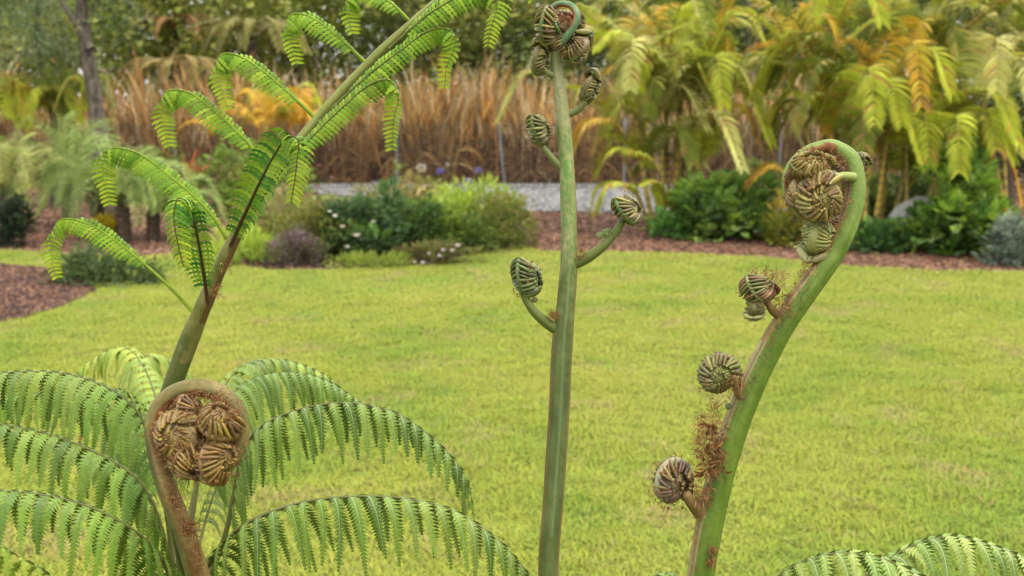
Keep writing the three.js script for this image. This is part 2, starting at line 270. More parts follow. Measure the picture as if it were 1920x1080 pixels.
// feathered fronds: used by the palms, the feather palms and the distant tree ferns
function feather(gb, pts, o) {
  const n = 26, c = spline(pts, n), { T } = frames(c);
  tube(gb, c, (t) => o.r * (1 - 0.75 * t), 5, o.rib);
  for (let k = 0; k < o.pairs; k++) {
    const t = o.t0 + (1 - o.t0) * (k + rr(0, 0.6)) / o.pairs, i = Math.min(n, Math.floor(t * n)), p = c[i].clone().lerp(c[Math.min(n, i + 1)], t * n - i), tt = T[i];
    let s = tt.clone().cross(UP); if (s.lengthSq() < 0.05) s = V(1, 0, 0); s.normalize(); const nn = s.clone().cross(tt).normalize();
    const u = (t - o.t0) / (1 - o.t0), L = o.len * Math.min(1, 0.55 + 2 * u) * Math.pow(1 - 0.85 * u, 0.5) * rr(0.85, 1.12);
    for (const sg of [-1, 1]) { const d = s.clone().multiplyScalar(sg).addScaledVector(tt, 0.55 + 0.5 * u).addScaledVector(nn, o.vee).normalize(); blade(gb, p, d, tt.clone().addScaledVector(nn, 0.5 * sg), L, o.wid, jit(R() < (o.tipP ?? 0) ? o.tip : mix(o.cols[0], pick(o.cols), 0.5), 0.16, 0.05), o.droop * rr(0.7, 1.3), 4); }
  }
}
R = rng(51);
function farFern(label, px0, py0, d, n, L, cols, rib) {
  const top = P(px0, py0, d), b = top.clone(); b.y = 0; const o = thing('distant_tree_fern', label, 'tree fern', b, 'tree ferns behind the dry cane');
  let gb = new GB(); trunkTube(gb, [b.clone().add(V(0, -0.05, 0)), b.clone().lerp(top, 0.5).add(V(0.08, 0, 0)), top], 0.11, 0.09, [C('#3a2a20'), C('#5c4636')], 10); part('trunk', gb, M.bark, o);
  for (let k = 0; k < n; k++) { const a = k / n * 6.28 + rr(-0.2, 0.2), h = V(Math.cos(a), 0, Math.sin(a)), l = L * rr(0.8, 1.15); gb = new GB(); feather(gb, [top, top.clone().addScaledVector(h, l * 0.35).add(V(0, l * 0.28, 0)), top.clone().addScaledVector(h, l * 0.75).add(V(0, l * 0.2, 0)), top.clone().addScaledVector(h, l).add(V(0, -l * 0.15, 0))], { r: 0.014, rib, pairs: 26, t0: 0.12, len: l * 0.26, wid: 0.05, vee: 0.0, droop: 0.9, cols }); part('frond', gb, M.leafy, o); }
}
farFern('distant tree fern with olive umbrella fronds above the dry cane', 470, 78, 23, 14, 1.5, [C('#97934a'), C('#7f823e'), C('#a8a05a')], C('#4a3a24'));
farFern('distant tree fern with orange brown dying fronds', 325, 62, 25, 12, 1.3, [C('#b58a54'), C('#9a8a4c'), C('#c39866')], C('#5a4028'));
farFern('low distant tree fern with tan fronds right of the forked trunk', 330, 142, 22, 12, 1.2, [C('#a5914e'), C('#8f8d4a'), C('#b49a60')], C('#5a4428'));

// ------------------------------------------------------------------ dry cane and the wire fence
R = rng(61);
{
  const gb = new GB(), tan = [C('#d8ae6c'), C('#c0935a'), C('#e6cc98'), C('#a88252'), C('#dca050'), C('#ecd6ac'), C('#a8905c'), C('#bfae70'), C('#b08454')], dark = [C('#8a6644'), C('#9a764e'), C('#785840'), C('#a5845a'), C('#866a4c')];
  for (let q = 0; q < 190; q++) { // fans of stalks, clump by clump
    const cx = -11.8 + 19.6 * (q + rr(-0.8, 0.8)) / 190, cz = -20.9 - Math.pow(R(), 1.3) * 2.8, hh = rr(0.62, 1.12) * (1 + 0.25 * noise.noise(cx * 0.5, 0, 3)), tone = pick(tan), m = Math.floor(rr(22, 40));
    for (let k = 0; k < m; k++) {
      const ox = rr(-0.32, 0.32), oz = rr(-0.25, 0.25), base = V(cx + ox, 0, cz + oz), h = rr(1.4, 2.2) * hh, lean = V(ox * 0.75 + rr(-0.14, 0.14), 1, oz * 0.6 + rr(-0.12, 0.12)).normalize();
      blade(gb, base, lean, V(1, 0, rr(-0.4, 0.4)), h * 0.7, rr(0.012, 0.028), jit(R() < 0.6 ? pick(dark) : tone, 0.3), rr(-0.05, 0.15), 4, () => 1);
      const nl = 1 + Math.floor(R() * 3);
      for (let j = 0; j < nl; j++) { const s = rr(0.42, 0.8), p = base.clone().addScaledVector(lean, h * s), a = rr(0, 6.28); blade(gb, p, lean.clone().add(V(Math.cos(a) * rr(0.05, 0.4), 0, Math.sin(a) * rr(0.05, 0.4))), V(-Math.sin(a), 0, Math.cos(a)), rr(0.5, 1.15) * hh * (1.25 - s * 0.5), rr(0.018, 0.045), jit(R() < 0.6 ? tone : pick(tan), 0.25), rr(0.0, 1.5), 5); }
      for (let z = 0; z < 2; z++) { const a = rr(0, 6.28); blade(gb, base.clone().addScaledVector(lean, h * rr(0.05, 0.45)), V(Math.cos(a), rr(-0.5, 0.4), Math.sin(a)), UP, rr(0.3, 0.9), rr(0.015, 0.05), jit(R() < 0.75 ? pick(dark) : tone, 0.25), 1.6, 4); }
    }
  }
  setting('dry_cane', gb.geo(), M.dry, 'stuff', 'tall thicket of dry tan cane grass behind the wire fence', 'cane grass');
}
R = rng(66);
{
  const zf = P(745, 349, 19.6).z, o = thing('wire_fence', 'black wire mesh fence on thin metal posts before the dry cane', 'fence', V(0, 0, zf));
  const posts = [[330, 0], [560, 0.02], [745, 0.01], [948, -0.14], [1170, 0.0], [1459, 0.01], [1700, 0.02]];
  for (const [x, lean] of posts) { const b = P(x, 349, 19.6); b.y = -0.1; const gb = new GB(), t = b.clone().add(V(lean, 1.42, 0)); tube(gb, [b, b.clone().lerp(t, 0.5), t], 0.02, 8, (q, d, p) => jit(C('#a9b4bd'), 0.08)); part('fence_post', gb, M.metal, o); }
  const gb = new GB(), c = [0.012, 0.012, 0.012], X0 = -10, X1 = 8.5;
  for (let j = 0; j <= 14; j++) { const y = 0.05 + j * 0.08; tube(gb, spline([V(X0, y, zf + 0.025), V(-4, y - 0.01, zf + 0.025), V(2, y + 0.005, zf + 0.025), V(X1, y, zf + 0.025)], 24), 0.0045, 4, c); }
  for (let x = X0; x <= X1; x += 0.08) tube(gb, [V(x, 0.03, zf + 0.031), V(x + rr(-0.01, 0.01), 0.65, zf + 0.031), V(x, 1.25, zf + 0.031)], 0.004, 4, c);
  part('wire_mesh', gb, M.metal, o);
}

// ------------------------------------------------------------------ shrubs and flowers of the beds
function shrub(name, label, cat, px0, py0, o) {
  o.leaf = [o.leaf[0] * 1.15, o.leaf[1] * 1.2]; o.cols = o.cols.map((c) => c.map((v) => v * 1.28));
  o.r = o.r.map((v, i) => v * [1.12, 1.22, 1.1][i]); const b = G(px0, py0), root = thing(name, label, cat, b, o.group); let gb = new GB();
  for (let k = 0; k < (o.stems ?? 7); k++) { const a = rr(0, 6.28), e = b.clone().add(V(Math.cos(a) * o.r[0] * 0.6, o.r[1] * rr(0.6, 1.2), Math.sin(a) * o.r[2] * 0.6)); tube(gb, spline([b.clone().add(V(rr(-0.05, 0.05), -0.03, rr(-0.05, 0.05))), b.clone().lerp(e, 0.5).add(V(0, 0.06, 0)), e], 8), (t) => 0.009 * (1 - 0.7 * t), 5, C('#5a4a34')); }
  part('stems', gb, M.bark, root); gb = new GB();
  const n = Math.round((o.clumps ?? 26) * 1.5), cs = [];
  for (let k = 0; k < n; k++) { const a = rr(0, 6.28), v = Math.pow(R(), 0.45), e = Math.acos(rr(0, 1)); cs.push(b.clone().add(V(Math.cos(a) * Math.sin(e) * v * o.r[0], 0.04 + Math.cos(e) * v * o.r[1] * 1.7 * rr(0.8, 1.12), Math.sin(a) * Math.sin(e) * v * o.r[2]))); }
  for (const c of cs) { const cc = pick(o.cols), out = c.clone().sub(b).normalize(); for (let k = 0; k < (o.per ?? 60) * 1.45; k++) { const q = V(rr(-1, 1), rr(-1, 1), rr(-1, 1)); if (q.length() > 1) continue; const p = c.clone().add(q.clone().multiplyScalar(o.spread ?? 0.13)); if (p.y < 0.02) p.y = 0.02 + rr(0, 0.05); const d = q.normalize().addScaledVector(out, 0.7).add(V(0, o.lift ?? 0.3, 0)).normalize(); if (o.grassy) blade(gb, p, d.clone().add(V(0, 0.8, 0)), V(rr(-1, 1), 0, rr(-1, 1)).normalize(), o.leaf[0] * rr(0.6, 1.3), o.leaf[1], jit(mix(cc, pick(o.cols), 0.3), 0.18, 0.05), rr(0.5, 1.5), 4); else leaf(gb, p, d, V(rr(-0.5, 0.5), 1, rr(-0.5, 0.5)).normalize(), o.leaf[0] * rr(0.6, 1.3), o.leaf[1] * rr(0.7, 1.3), jit(mix(cc, pick(o.cols), 0.3), 0.18, 0.05)); } }
  part('foliage', gb, o.mat ?? M.leafy, root);
  for (const [fx, fy, fr, fc] of o.flowers ?? []) { // each bloom sits on the face of the bush that we see
    const dist = b.distanceTo(V(0, EYE, 0)) * 0.985 - o.r[2] * 1.18, p = P(fx, fy, dist), f = new GB(); p.y = Math.max(p.y, 0.05);
    const c = C(fc, 0.62); for (let k = 0; k < 9; k++) { const a = k / 9 * 6.28 + rr(-0.2, 0.2), h = V(Math.cos(a), rr(0.25, 0.9), Math.sin(a) + 0.3).normalize(); leaf(f, p, h, UP, fr * rr(0.85, 1.15), fr * 0.95, jit(c, 0.06, 0.03), 0.3, -0.1); }
    ellipsoid(f, p.clone().add(V(0, fr * 0.2, 0)), V(fr * 0.25, 0, 0), V(0, fr * 0.2, 0), V(0, 0, fr * 0.25), 6, 4, C('#d9c27a')); part('flower', f, M.petal, root);
    const s = new GB(); tube(s, [p, p.clone().lerp(b, 0.25), b.clone().add(V(0, 0.05, 0))], 0.004, 4, C('#5d7038')); part('flower_stalk', s, M.leafy, root);
  }
  return root;
}
R = rng(71);
const gr = (l) => l.map((h) => C(h));
{
  const dkG = gr(['#66884a', '#527642', '#7c9c58', '#3f6036']), olv = gr(['#8a9a40', '#a3a84e', '#76883a', '#98903f']), brt = gr(['#b5cc45', '#a3c040', '#c3d658', '#8fae38']), mid = gr(['#7d9a3c', '#6b8a36', '#93a848', '#56752f']);
  shrub('flowering_shrub', 'pink flowered green shrub left of the gravel drive', 'shrub', 470, 408, { r: [0.85, 0.55, 0.6], clumps: 60, per: 60, leaf: [0.075, 0.035], cols: gr(['#a3c04c', '#8cac44', '#bcd060', '#749440']), flowers: [[395, 300, 0.045, '#d38cb4'], [430, 300, 0.045, '#c97fae'], [418, 318, 0.04, '#d890b4'], [446, 336, 0.045, '#cf86b0'], [404, 337, 0.04, '#d99ab8'], [600, 312, 0.04, '#d99ab0'], [596, 352, 0.045, '#d58fa8'], [548, 350, 0.035, '#d38cb4'], [622, 334, 0.03, '#e0a0a8']] });
  shrub('rose_bush', 'dark green rose bush with white blooms on the island bed', 'rose bush', 700, 486, { r: [0.54, 0.33, 0.4], clumps: 46, per: 55, leaf: [0.07, 0.042], cols: dkG, flowers: [[669, 445, 0.055, '#f6ead8'], [643, 427, 0.036, '#f0d8cc'], [629, 408, 0.04, '#f2efe8'], [651, 465, 0.034, '#f4f0e8'], [618, 398, 0.03, '#f4f0e8'], [700, 418, 0.03, '#f4ece0']] });
  shrub('leafy_shrub', 'dark leaved bush touching the right side of the rose bush', 'shrub', 762, 480, { r: [0.34, 0.3, 0.3], clumps: 26, per: 50, leaf: [0.07, 0.045], cols: gr(['#5f843c', '#4a6c34', '#7fa04a']) });
  shrub('broad_leaf_plant', 'low plant with broad bright green leaves below the rose bush', 'plant', 706, 490, { r: [0.22, 0.1, 0.12], clumps: 7, per: 7, spread: 0.08, leaf: [0.2, 0.12], cols: gr(['#8cc050', '#7bb348', '#9ccb5c']), stems: 4 });
  shrub('leafy_shrub', 'bright lime green bush tallest on the island bed', 'shrub', 880, 452, { r: [0.62, 0.3, 0.5], clumps: 60, per: 55, leaf: [0.075, 0.02], cols: brt, grassy: true });
  shrub('leafy_shrub', 'low bright green bush between rose bush and lime bush', 'shrub', 810, 474, { r: [0.42, 0.26, 0.35], clumps: 34, per: 50, leaf: [0.07, 0.03], cols: gr(['#9cb844', '#88a63c', '#b3c858']) });
  shrub('leafy_shrub', 'olive green bush at the right end of the island bed', 'shrub', 935, 462, { r: [0.42, 0.26, 0.35], clumps: 36, per: 55, leaf: [0.05, 0.028], cols: olv });
  shrub('leafy_shrub', 'dense mid green bush in front of the lime bush', 'shrub', 862, 474, { r: [0.36, 0.19, 0.25], clumps: 26, per: 55, leaf: [0.05, 0.026], cols: mid });
  shrub('leafy_shrub', 'yellow olive bush left of the rose bush', 'shrub', 590, 488, { r: [0.44, 0.33, 0.34], clumps: 42, per: 60, leaf: [0.06, 0.026], cols: olv });
  shrub('leafy_shrub', 'pale grey green bush behind the purple heather', 'shrub', 500, 474, { r: [0.5, 0.34, 0.35], clumps: 40, per: 50, leaf: [0.06, 0.024], cols: gr(['#a6ac4c', '#aea468', '#96a044', '#b8a878']) });
  shrub('heather', 'low purple grey heather at the lawn edge of the island', 'heather', 552, 500, { r: [0.3, 0.16, 0.22], clumps: 26, per: 60, spread: 0.1, leaf: [0.035, 0.016], cols: gr(['#9c7f86', '#85686c', '#b295a0', '#6e5a50', '#77804a']) });
  shrub('ground_cover_plant', 'grassy green ground cover left of the purple heather', 'ground cover', 465, 496, { r: [0.35, 0.1, 0.22], clumps: 22, per: 40, leaf: [0.11, 0.012], cols: brt, grassy: true, stems: 3 });
  shrub('daisy_plant', 'low daisy patch with pale pink blooms beside the lawn', 'flower', 820, 496, { r: [0.42, 0.08, 0.18], clumps: 26, per: 45, leaf: [0.05, 0.018], spread: 0.09, cols: gr(['#84923f', '#9a9a4a', '#6e7d3a', '#8a6f50']), flowers: [[858, 463, 0.04, '#f4dfe0'], [848, 472, 0.036, '#f2e2e0'], [831, 471, 0.034, '#f0d6da'], [824, 482, 0.034, '#f4e4e0'], [804, 477, 0.024, '#f2e6e4'], [793, 494, 0.03, '#f4ecea'], [778, 493, 0.022, '#efe6d8']] });
  shrub('ground_cover_plant', 'low yellow green tuft at the foot of the rose bush', 'ground cover', 700, 503, { r: [0.5, 0.03, 0.16], clumps: 24, per: 40, spread: 0.07, leaf: [0.045, 0.01], cols: gr(['#a9b94a', '#92a640']), grassy: true, stems: 3 });
  shrub('leafy_shrub', 'dry yellowish bush behind the rose bush beside the gravel', 'shrub', 760, 416, { r: [0.7, 0.32, 0.5], clumps: 44, per: 45, leaf: [0.06, 0.028], cols: gr(['#a9a350', '#98984a', '#b8a868', '#8a9a48']) });
  shrub('leafy_shrub', 'low dark green bush on the edge of the left mulch', 'shrub', 195, 530, { r: [0.52, 0.14, 0.28], clumps: 40, per: 60, spread: 0.1, leaf: [0.05, 0.018], cols: gr(['#5f7a40', '#4a6636', '#758c4c']) });
  shrub('leafy_shrub', 'small black green shrub at the left edge', 'shrub', 22, 462, { r: [0.26, 0.22, 0.2], clumps: 16, per: 50, leaf: [0.06, 0.04], cols: gr(['#33452a', '#28381f', '#455a34']) });
  shrub('leafy_shrub', 'lime green shrub top peeping out at the left edge', 'shrub', 8, 404, { r: [0.25, 0.62, 0.25], clumps: 24, per: 50, leaf: [0.08, 0.05], cols: brt });
  shrub('croton', 'bright yellow leaved plant between the feather palm trunks', 'plant', 203, 456, { r: [0.09, 0.12, 0.08], clumps: 12, per: 26, spread: 0.08, leaf: [0.09, 0.05], cols: gr(['#e6d21c', '#ecd82c', '#d8c018']), stems: 3 });
  shrub('bromeliad', 'small orange red spiky plant below the forked tree', 'bromeliad', 350, 372, { r: [0.1, 0.22, 0.1], clumps: 6, per: 10, leaf: [0.34, 0.05], cols: gr(['#e0754a', '#d8603c', '#e89060']), grassy: true, stems: 2 });
  shrub('leafy_shrub', 'round leaved yellow green shrub beside the orange spiky plant', 'shrub', 305, 372, { r: [0.6, 0.42, 0.4], clumps: 34, per: 45, leaf: [0.09, 0.05], cols: gr(['#8f9f4c', '#7a8c42', '#a2ac5a']) });
  // right hand bed
  shrub('leafy_shrub', 'round leaved dark green bush left of the large fiddlehead', 'shrub', 1352, 448, { r: [0.62, 0.36, 0.42], clumps: 46, per: 26, leaf: [0.12, 0.1], cols: gr(['#80a83c', '#669034', '#9cc04a', '#507a30']) });
  shrub('leafy_shrub', 'tall glossy green bush right of the large fiddlehead', 'shrub', 1800, 476, { r: [0.46, 0.52, 0.4], clumps: 48, per: 26, leaf: [0.13, 0.095], cols: gr(['#6c9834', '#54802e', '#90b83c', '#aed048']) });
  shrub('leafy_shrub', 'silver grey bush cut by the right edge', 'shrub', 1905, 496, { r: [0.28, 0.18, 0.25], clumps: 26, per: 50, leaf: [0.07, 0.03], cols: gr(['#8ea08a', '#7a8f78', '#a4b29c', '#647a62']) });
  shrub('leafy_shrub', 'low green bush at the foot of the right palms', 'shrub', 1640, 472, { r: [0.3, 0.12, 0.2], clumps: 20, per: 40, leaf: [0.08, 0.05], cols: gr(['#5f9040', '#4a7834', '#80b04c']) });
  shrub('leafy_shrub', 'small green sprig at the foot of the left palm clump', 'shrub', 1250, 450, { r: [0.16, 0.1, 0.12], clumps: 8, per: 26, leaf: [0.08, 0.05], cols: gr(['#5f9a40', '#74ac4a']) });
  shrub('leafy_shrub', 'olive undergrowth right behind the round leaved dark green bush', 'shrub', 1430, 398, { r: [0.8, 0.3, 0.5], clumps: 50, per: 40, leaf: [0.09, 0.04], cols: gr(['#7a8a3c', '#8c963e', '#66783a', '#a09a48']) });
  shrub('leafy_shrub', 'green undergrowth between the canes behind the large fiddlehead', 'shrub', 1620, 420, { r: [0.8, 0.28, 0.45], clumps: 50, per: 40, leaf: [0.1, 0.045], cols: gr(['#6f8a38', '#5c7834', '#8a983e']) });
  shrub('leafy_shrub', 'dark undergrowth behind the tall glossy bush', 'shrub', 1760, 418, { r: [0.9, 0.45, 0.5], clumps: 56, per: 40, leaf: [0.1, 0.05], cols: gr(['#4f6c30', '#5f7c36', '#7c8a3c']) });
  shrub('leafy_shrub', 'yellow green bush below the large fiddlehead', 'shrub', 1490, 460, { r: [0.26, 0.24, 0.2], clumps: 18, per: 36, leaf: [0.12, 0.035], cols: gr(['#a8a838', '#8fa03a', '#c8ac38']) });
}
R = rng(81);
function agapanthus(label, px0, py0, fx, fy, col, r) {
  r *= 0.74;
  const b = G(px0, py0), d = b.distanceTo(V(0, EYE, 0)) * 0.99, top = P(fx, fy, d * 0.995), o = thing('agapanthus', label, 'flower', b); let gb = new GB();
  tube(gb, spline([b.clone().add(V(0, -0.02, 0)), b.clone().lerp(top, 0.5).add(V(0.02, 0, 0)), top], 10), 0.007, 6, C('#6d8a46')); part('stalk', gb, M.leafy, o);
  gb = new GB(); for (let k = 0; k < 46; k++) { const dd = V(rr(-1, 1), rr(-0.5, 1), rr(-1, 1)).normalize(); leaf(gb, top.clone().addScaledVector(dd, r * 0.35), dd, V(rr(-1, 1), 1, rr(-1, 1)).normalize(), r * rr(0.6, 0.9), r * 0.45, jit(C(col, 0.6), 0.12, 0.05)); } part('flower_head', gb, M.petal, o);
  gb = new GB(); for (let k = 0; k < 14; k++) { const a = rr(0, 6.28); blade(gb, b, V(Math.cos(a) * 0.6, 1, Math.sin(a) * 0.6), V(-Math.sin(a), 0, Math.cos(a)), rr(0.25, 0.42), 0.02, jit(C('#7c9a48')), 1.3, 5); } part('leaves', gb, M.leafy, o);
}
agapanthus('white flower head on the tallest stalk by the fence', 790, 372, 790, 316, '#e8e4da', 0.12);
agapanthus('single violet flower head before the dry cane', 840, 372, 826, 322, '#8d86d8', 0.09);
agapanthus('violet flower head next to the leaning fence post', 893, 374, 897, 320, '#9a94d6', 0.09);
agapanthus('pale lilac flower head lowest of the group', 872, 378, 878, 341, '#b9b4d8', 0.1);
agapanthus('cream flower head right of the metal post', 850, 378, 856, 341, '#c8c48c', 0.08);
agapanthus('greyish flower head low at left beside the gravel', 705, 378, 702, 346, '#b8b8b8', 0.08);
agapanthus('small white flower head above the violet one', 846, 366, 840, 309, '#e0ddd0', 0.05);

R = rng(85);
{ // rocks by the gravel
  const spec = [[800, 383, 0.34, 0.2, 'flat tan rock at the back of the island bed'], [750, 381, 0.22, 0.16, 'small tan rock left of the flat one'], [1490, 424, 0.3, 0.22, 'grey rock behind the bush below the large fiddlehead'], [1712, 462, 0.34, 0.36, 'pale grey boulder between the right palms'], [1858, 452, 0.4, 0.25, 'pale grey rock right of the glossy bush']];
  for (const [x, y, w, h, lab] of spec) { const b = G(x, y), g = new THREE.IcosahedronGeometry(1, 4), p = g.attributes.position, col = new Float32Array(p.count * 3), base = x < 1000 ? C('#b09a6a') : C('#a8a8a4'); for (let i = 0; i < p.count; i++) { const v = V(p.getX(i), p.getY(i), p.getZ(i)), n = 1 + 0.25 * noise.noise(v.x * 1.4 + x, v.y * 1.4, v.z * 1.4) + 0.1 * noise.noise(v.x * 4, v.y * 4 + x, v.z * 4); p.setXYZ(i, v.x * w * n, v.y * h * n, v.z * w * 0.8 * n); const k = 1 + 0.35 * noise.noise(v.x * 6, v.y * 6, v.z * 6 + x); col[i * 3] = base[0] * k; col[i * 3 + 1] = base[1] * k; col[i * 3 + 2] = base[2] * k; } g.setAttribute('color', new THREE.BufferAttribute(col, 3)); g.computeVertexNormals(); const m = new THREE.Mesh(g, M.stone); m.name = numbered('rock'); m.position.copy(b).add(V(0, h * 0.55, 0)); m.castShadow = m.receiveShadow = true; m.userData = { label: lab, category: 'rock' }; scene.add(m); }
}

// ------------------------------------------------------------------ silvery feather palms at left
R = rng(91);
function featherPalm(label, bx, by, h, n, L, cols, rad = 0.1) {
  const b = G(bx, by), top = b.clone().add(V(rr(-0.04, 0.04), h, 0)), o = thing('feather_palm', label, 'palm', b, 'silvery feather palms'); let gb = new GB();
  trunkTube(gb, [b.clone().add(V(0, -0.05, 0)), b.clone().lerp(top, 0.5), top], rad, rad * 0.85, [C('#3a2c22'), C('#6b5640')], 12); part('trunk', gb, M.bark, o);
  for (let k = 0; k < n; k++) { const a = k * 2.4 + rr(-0.2, 0.2), e = rr(0.25, 1.35), hd = V(Math.cos(a), 0, Math.sin(a)), l = L * rr(0.8, 1.15), u = Math.sin(e), c = Math.cos(e); gb = new GB(); feather(gb, [top, top.clone().addScaledVector(hd, l * 0.35 * c).add(V(0, l * 0.42 * u, 0)), top.clone().addScaledVector(hd, l * (0.25 + 0.5 * c)).add(V(0, l * (0.62 * u), 0)), top.clone().addScaledVector(hd, l * (0.45 + 0.5 * c)).add(V(0, l * (0.55 * u - 0.3), 0))], { r: 0.009, rib: C('#8a9a5c'), pairs: 34, t0: 0.14, len: 0.27, wid: 0.011, vee: 0.5, droop: 0.45, cols }); part('frond', gb, M.palm, o); }
}
{
  const sv = gr(['#a2be62', '#8aac52', '#bace78', '#cad480']), ye = gr(['#bec66c', '#d2d284', '#a9b85c']);
  featherPalm('silvery feather palm with a stout trunk in the middle of its group', 232, 456, 0.42, 26, 1.0, sv);
  featherPalm('feather palm nearest the pink flowered shrub', 288, 452, 0.36, 20, 0.8, gr(['#a3bc60', '#bac674', '#8cab58']), 0.09);
  featherPalm('tall silvery feather palm behind its group', 130, 424, 0.5, 30, 1.35, sv, 0.1);
  featherPalm('yellowish feather palm at the left edge', 20, 436, 0.45, 26, 1.2, ye, 0.1);
  featherPalm('feather palm with drooping pale fronds below the forked tree', 185, 445, 0.4, 22, 0.9, gr(['#90ac58', '#aabc70']), 0.09);
}
// ------------------------------------------------------------------ golden cane palms
K = 0.58; const GOLD = gr(['#e8b838', '#e0a42e', '#f0cc58', '#d4b438']), LIME = gr(['#c4cc36', '#b0c032', '#d6d852', '#9cb034']), GRN = gr(['#8c9a38', '#768830', '#a0a844', '#62762c']), PALE = gr(['#dcdc80', '#d0d068', '#e8e29a']); K = 0.48;
function canePalm(label, cx, cy, d, stems, hand, nRand, seed, lenF, paletteF) {
  R = rng(seed); const b = G(cx, cy), o = thing('cane_palm', label, 'palm', b, 'golden cane palms'); let gb;
  const tops = [];
  for (const [x0, y0, x1, y1, w, dd] of stems) {
    const s = G(x0, y0), t = P(x1, y1, s.clone().sub(V(0, EYE, 0)).dot(FW) + (dd ?? 0)), m = s.clone().lerp(t, 0.5).add(V(rr(-0.05, 0.05), 0, rr(-0.05, 0.05))); gb = new GB(); const c = pick([C('#d0b048'), C('#b59a48'), C('#d8bc60'), C('#a39a48')]), L = s.distanceTo(t);
    tube(gb, spline([s.clone().add(V(0, -0.06, 0)), m, t], 70), (q) => w * (1 - 0.25 * q) * (1 + 0.13 * Math.max(0, Math.sin(q * L / 0.09 * 6.28) - 0.7)), 10, (q, dn, p) => { const ring = Math.sin(q * L / 0.09 * 6.28) > 0.8; const k = noise.noise(p.y * 7, p.x * 9 + dn.x, dn.z * 2 + seed); return ring ? C('#7a6a44') : mix(c, C('#7c7a44'), Math.max(0, Math.min(1, 0.3 + k))); }); part('stem', gb, M.stem, o); tops.push(t);
  }
  for (const [pts, cols, len, tip] of hand) { gb = new GB(); const pp = pts.map(([x, y, z]) => P(x, y, d + (z ?? 0))); feather(gb, pp, { r: 0.012, rib: C('#c9b45a'), pairs: 54, t0: 0.1, len, wid: 0.024, vee: 0.25, droop: 1.5, cols, tip: C('#d88f4c'), tipP: tip ?? 0.05 }); part('frond', gb, M.palm, o); }
  for (let k = 0; k < nRand; k++) { const t = tops[k % tops.length], a = rr(0, 6.28), e = rr(0.5, 1.35), l = lenF(), h = V(Math.cos(a), 0, Math.sin(a)), u = Math.sin(e), c = Math.cos(e), cols = paletteF(); gb = new GB(); feather(gb, [t, t.clone().addScaledVector(h, l * 0.3 * c).add(V(0, l * 0.4 * u, 0)), t.clone().addScaledVector(h, l * (0.2 + 0.45 * c)).add(V(0, l * 0.62 * u, 0)), t.clone().addScaledVector(h, l * (0.42 + 0.45 * c)).add(V(0, l * (0.5 * u - 0.25), 0))], { r: 0.012, rib: mix(cols[0], C('#b5a050'), 0.5), pairs: 44, t0: 0.16, len: 0.4, wid: 0.022, vee: 0.35, droop: 1.1, cols, tip: C('#d8a05c'), tipP: 0.06 }); part('frond', gb, M.palm, o); }
}
canePalm('golden cane palm clump just right of the tall straight stem', 1250, 436, 13.4,
  [[1228, 436, 1190, 190, 0.035], [1240, 438, 1240, 250, 0.04], [1258, 436, 1276, 190, 0.045], [1272, 434, 1300, 230, 0.035], [1222, 432, 1150, 240, 0.03], [1285, 436, 1350, 200, 0.03], [1234, 434, 1210, 320, 0.028], [1268, 436, 1310, 330, 0.028], [1262, 432, 1250, 120, 0.03], [1248, 434, 1180, 130, 0.03]],
  [[[[1350, 60], [1360, 75], [1355, 110], [1345, 160]], GOLD, 0.4], [[[1240, 100], [1190, 110], [1140, 130], [1120, 170]], [...GOLD, ...PALE], 0.36, 0.3], [[[1260, 140, -0.3], [1210, 95, -0.5], [1150, 60, -0.7], [1110, 90, -0.9]], LIME, 0.42], [[[1290, 90], [1330, 45], [1390, 40], [1440, 90]], [...PALE, ...LIME], 0.4], [[[1390, 110], [1420, 85], [1455, 85], [1470, 140]], GOLD, 0.38, 0.25], [[[1200, 380, -0.4], [1180, 350, -0.5], [1140, 345, -0.6], [1110, 400, -0.7]], LIME, 0.3], [[[1240, 330, -0.2], [1200, 290, -0.4], [1150, 280, -0.5], [1115, 330, -0.5]], LIME, 0.34], [[[1180, 260, -0.3], [1140, 225, -0.4], [1100, 230, -0.5], [1075, 280, -0.5]], [...GOLD, ...PALE], 0.34], [[[1250, 400, -0.3], [1240, 360, -0.5], [1225, 340, -0.6], [1200, 345, -0.7]], LIME, 0.22], [[[1330, 240, -0.2], [1350, 200, -0.3], [1390, 200, -0.4], [1420, 260, -0.4]], [...GOLD, ...GRN], 0.36]],
  62, 101, () => rr(1.0, 2.0), () => pick([LIME, LIME, GRN, PALE, [...GOLD, ...LIME], LIME, PALE, LIME]));
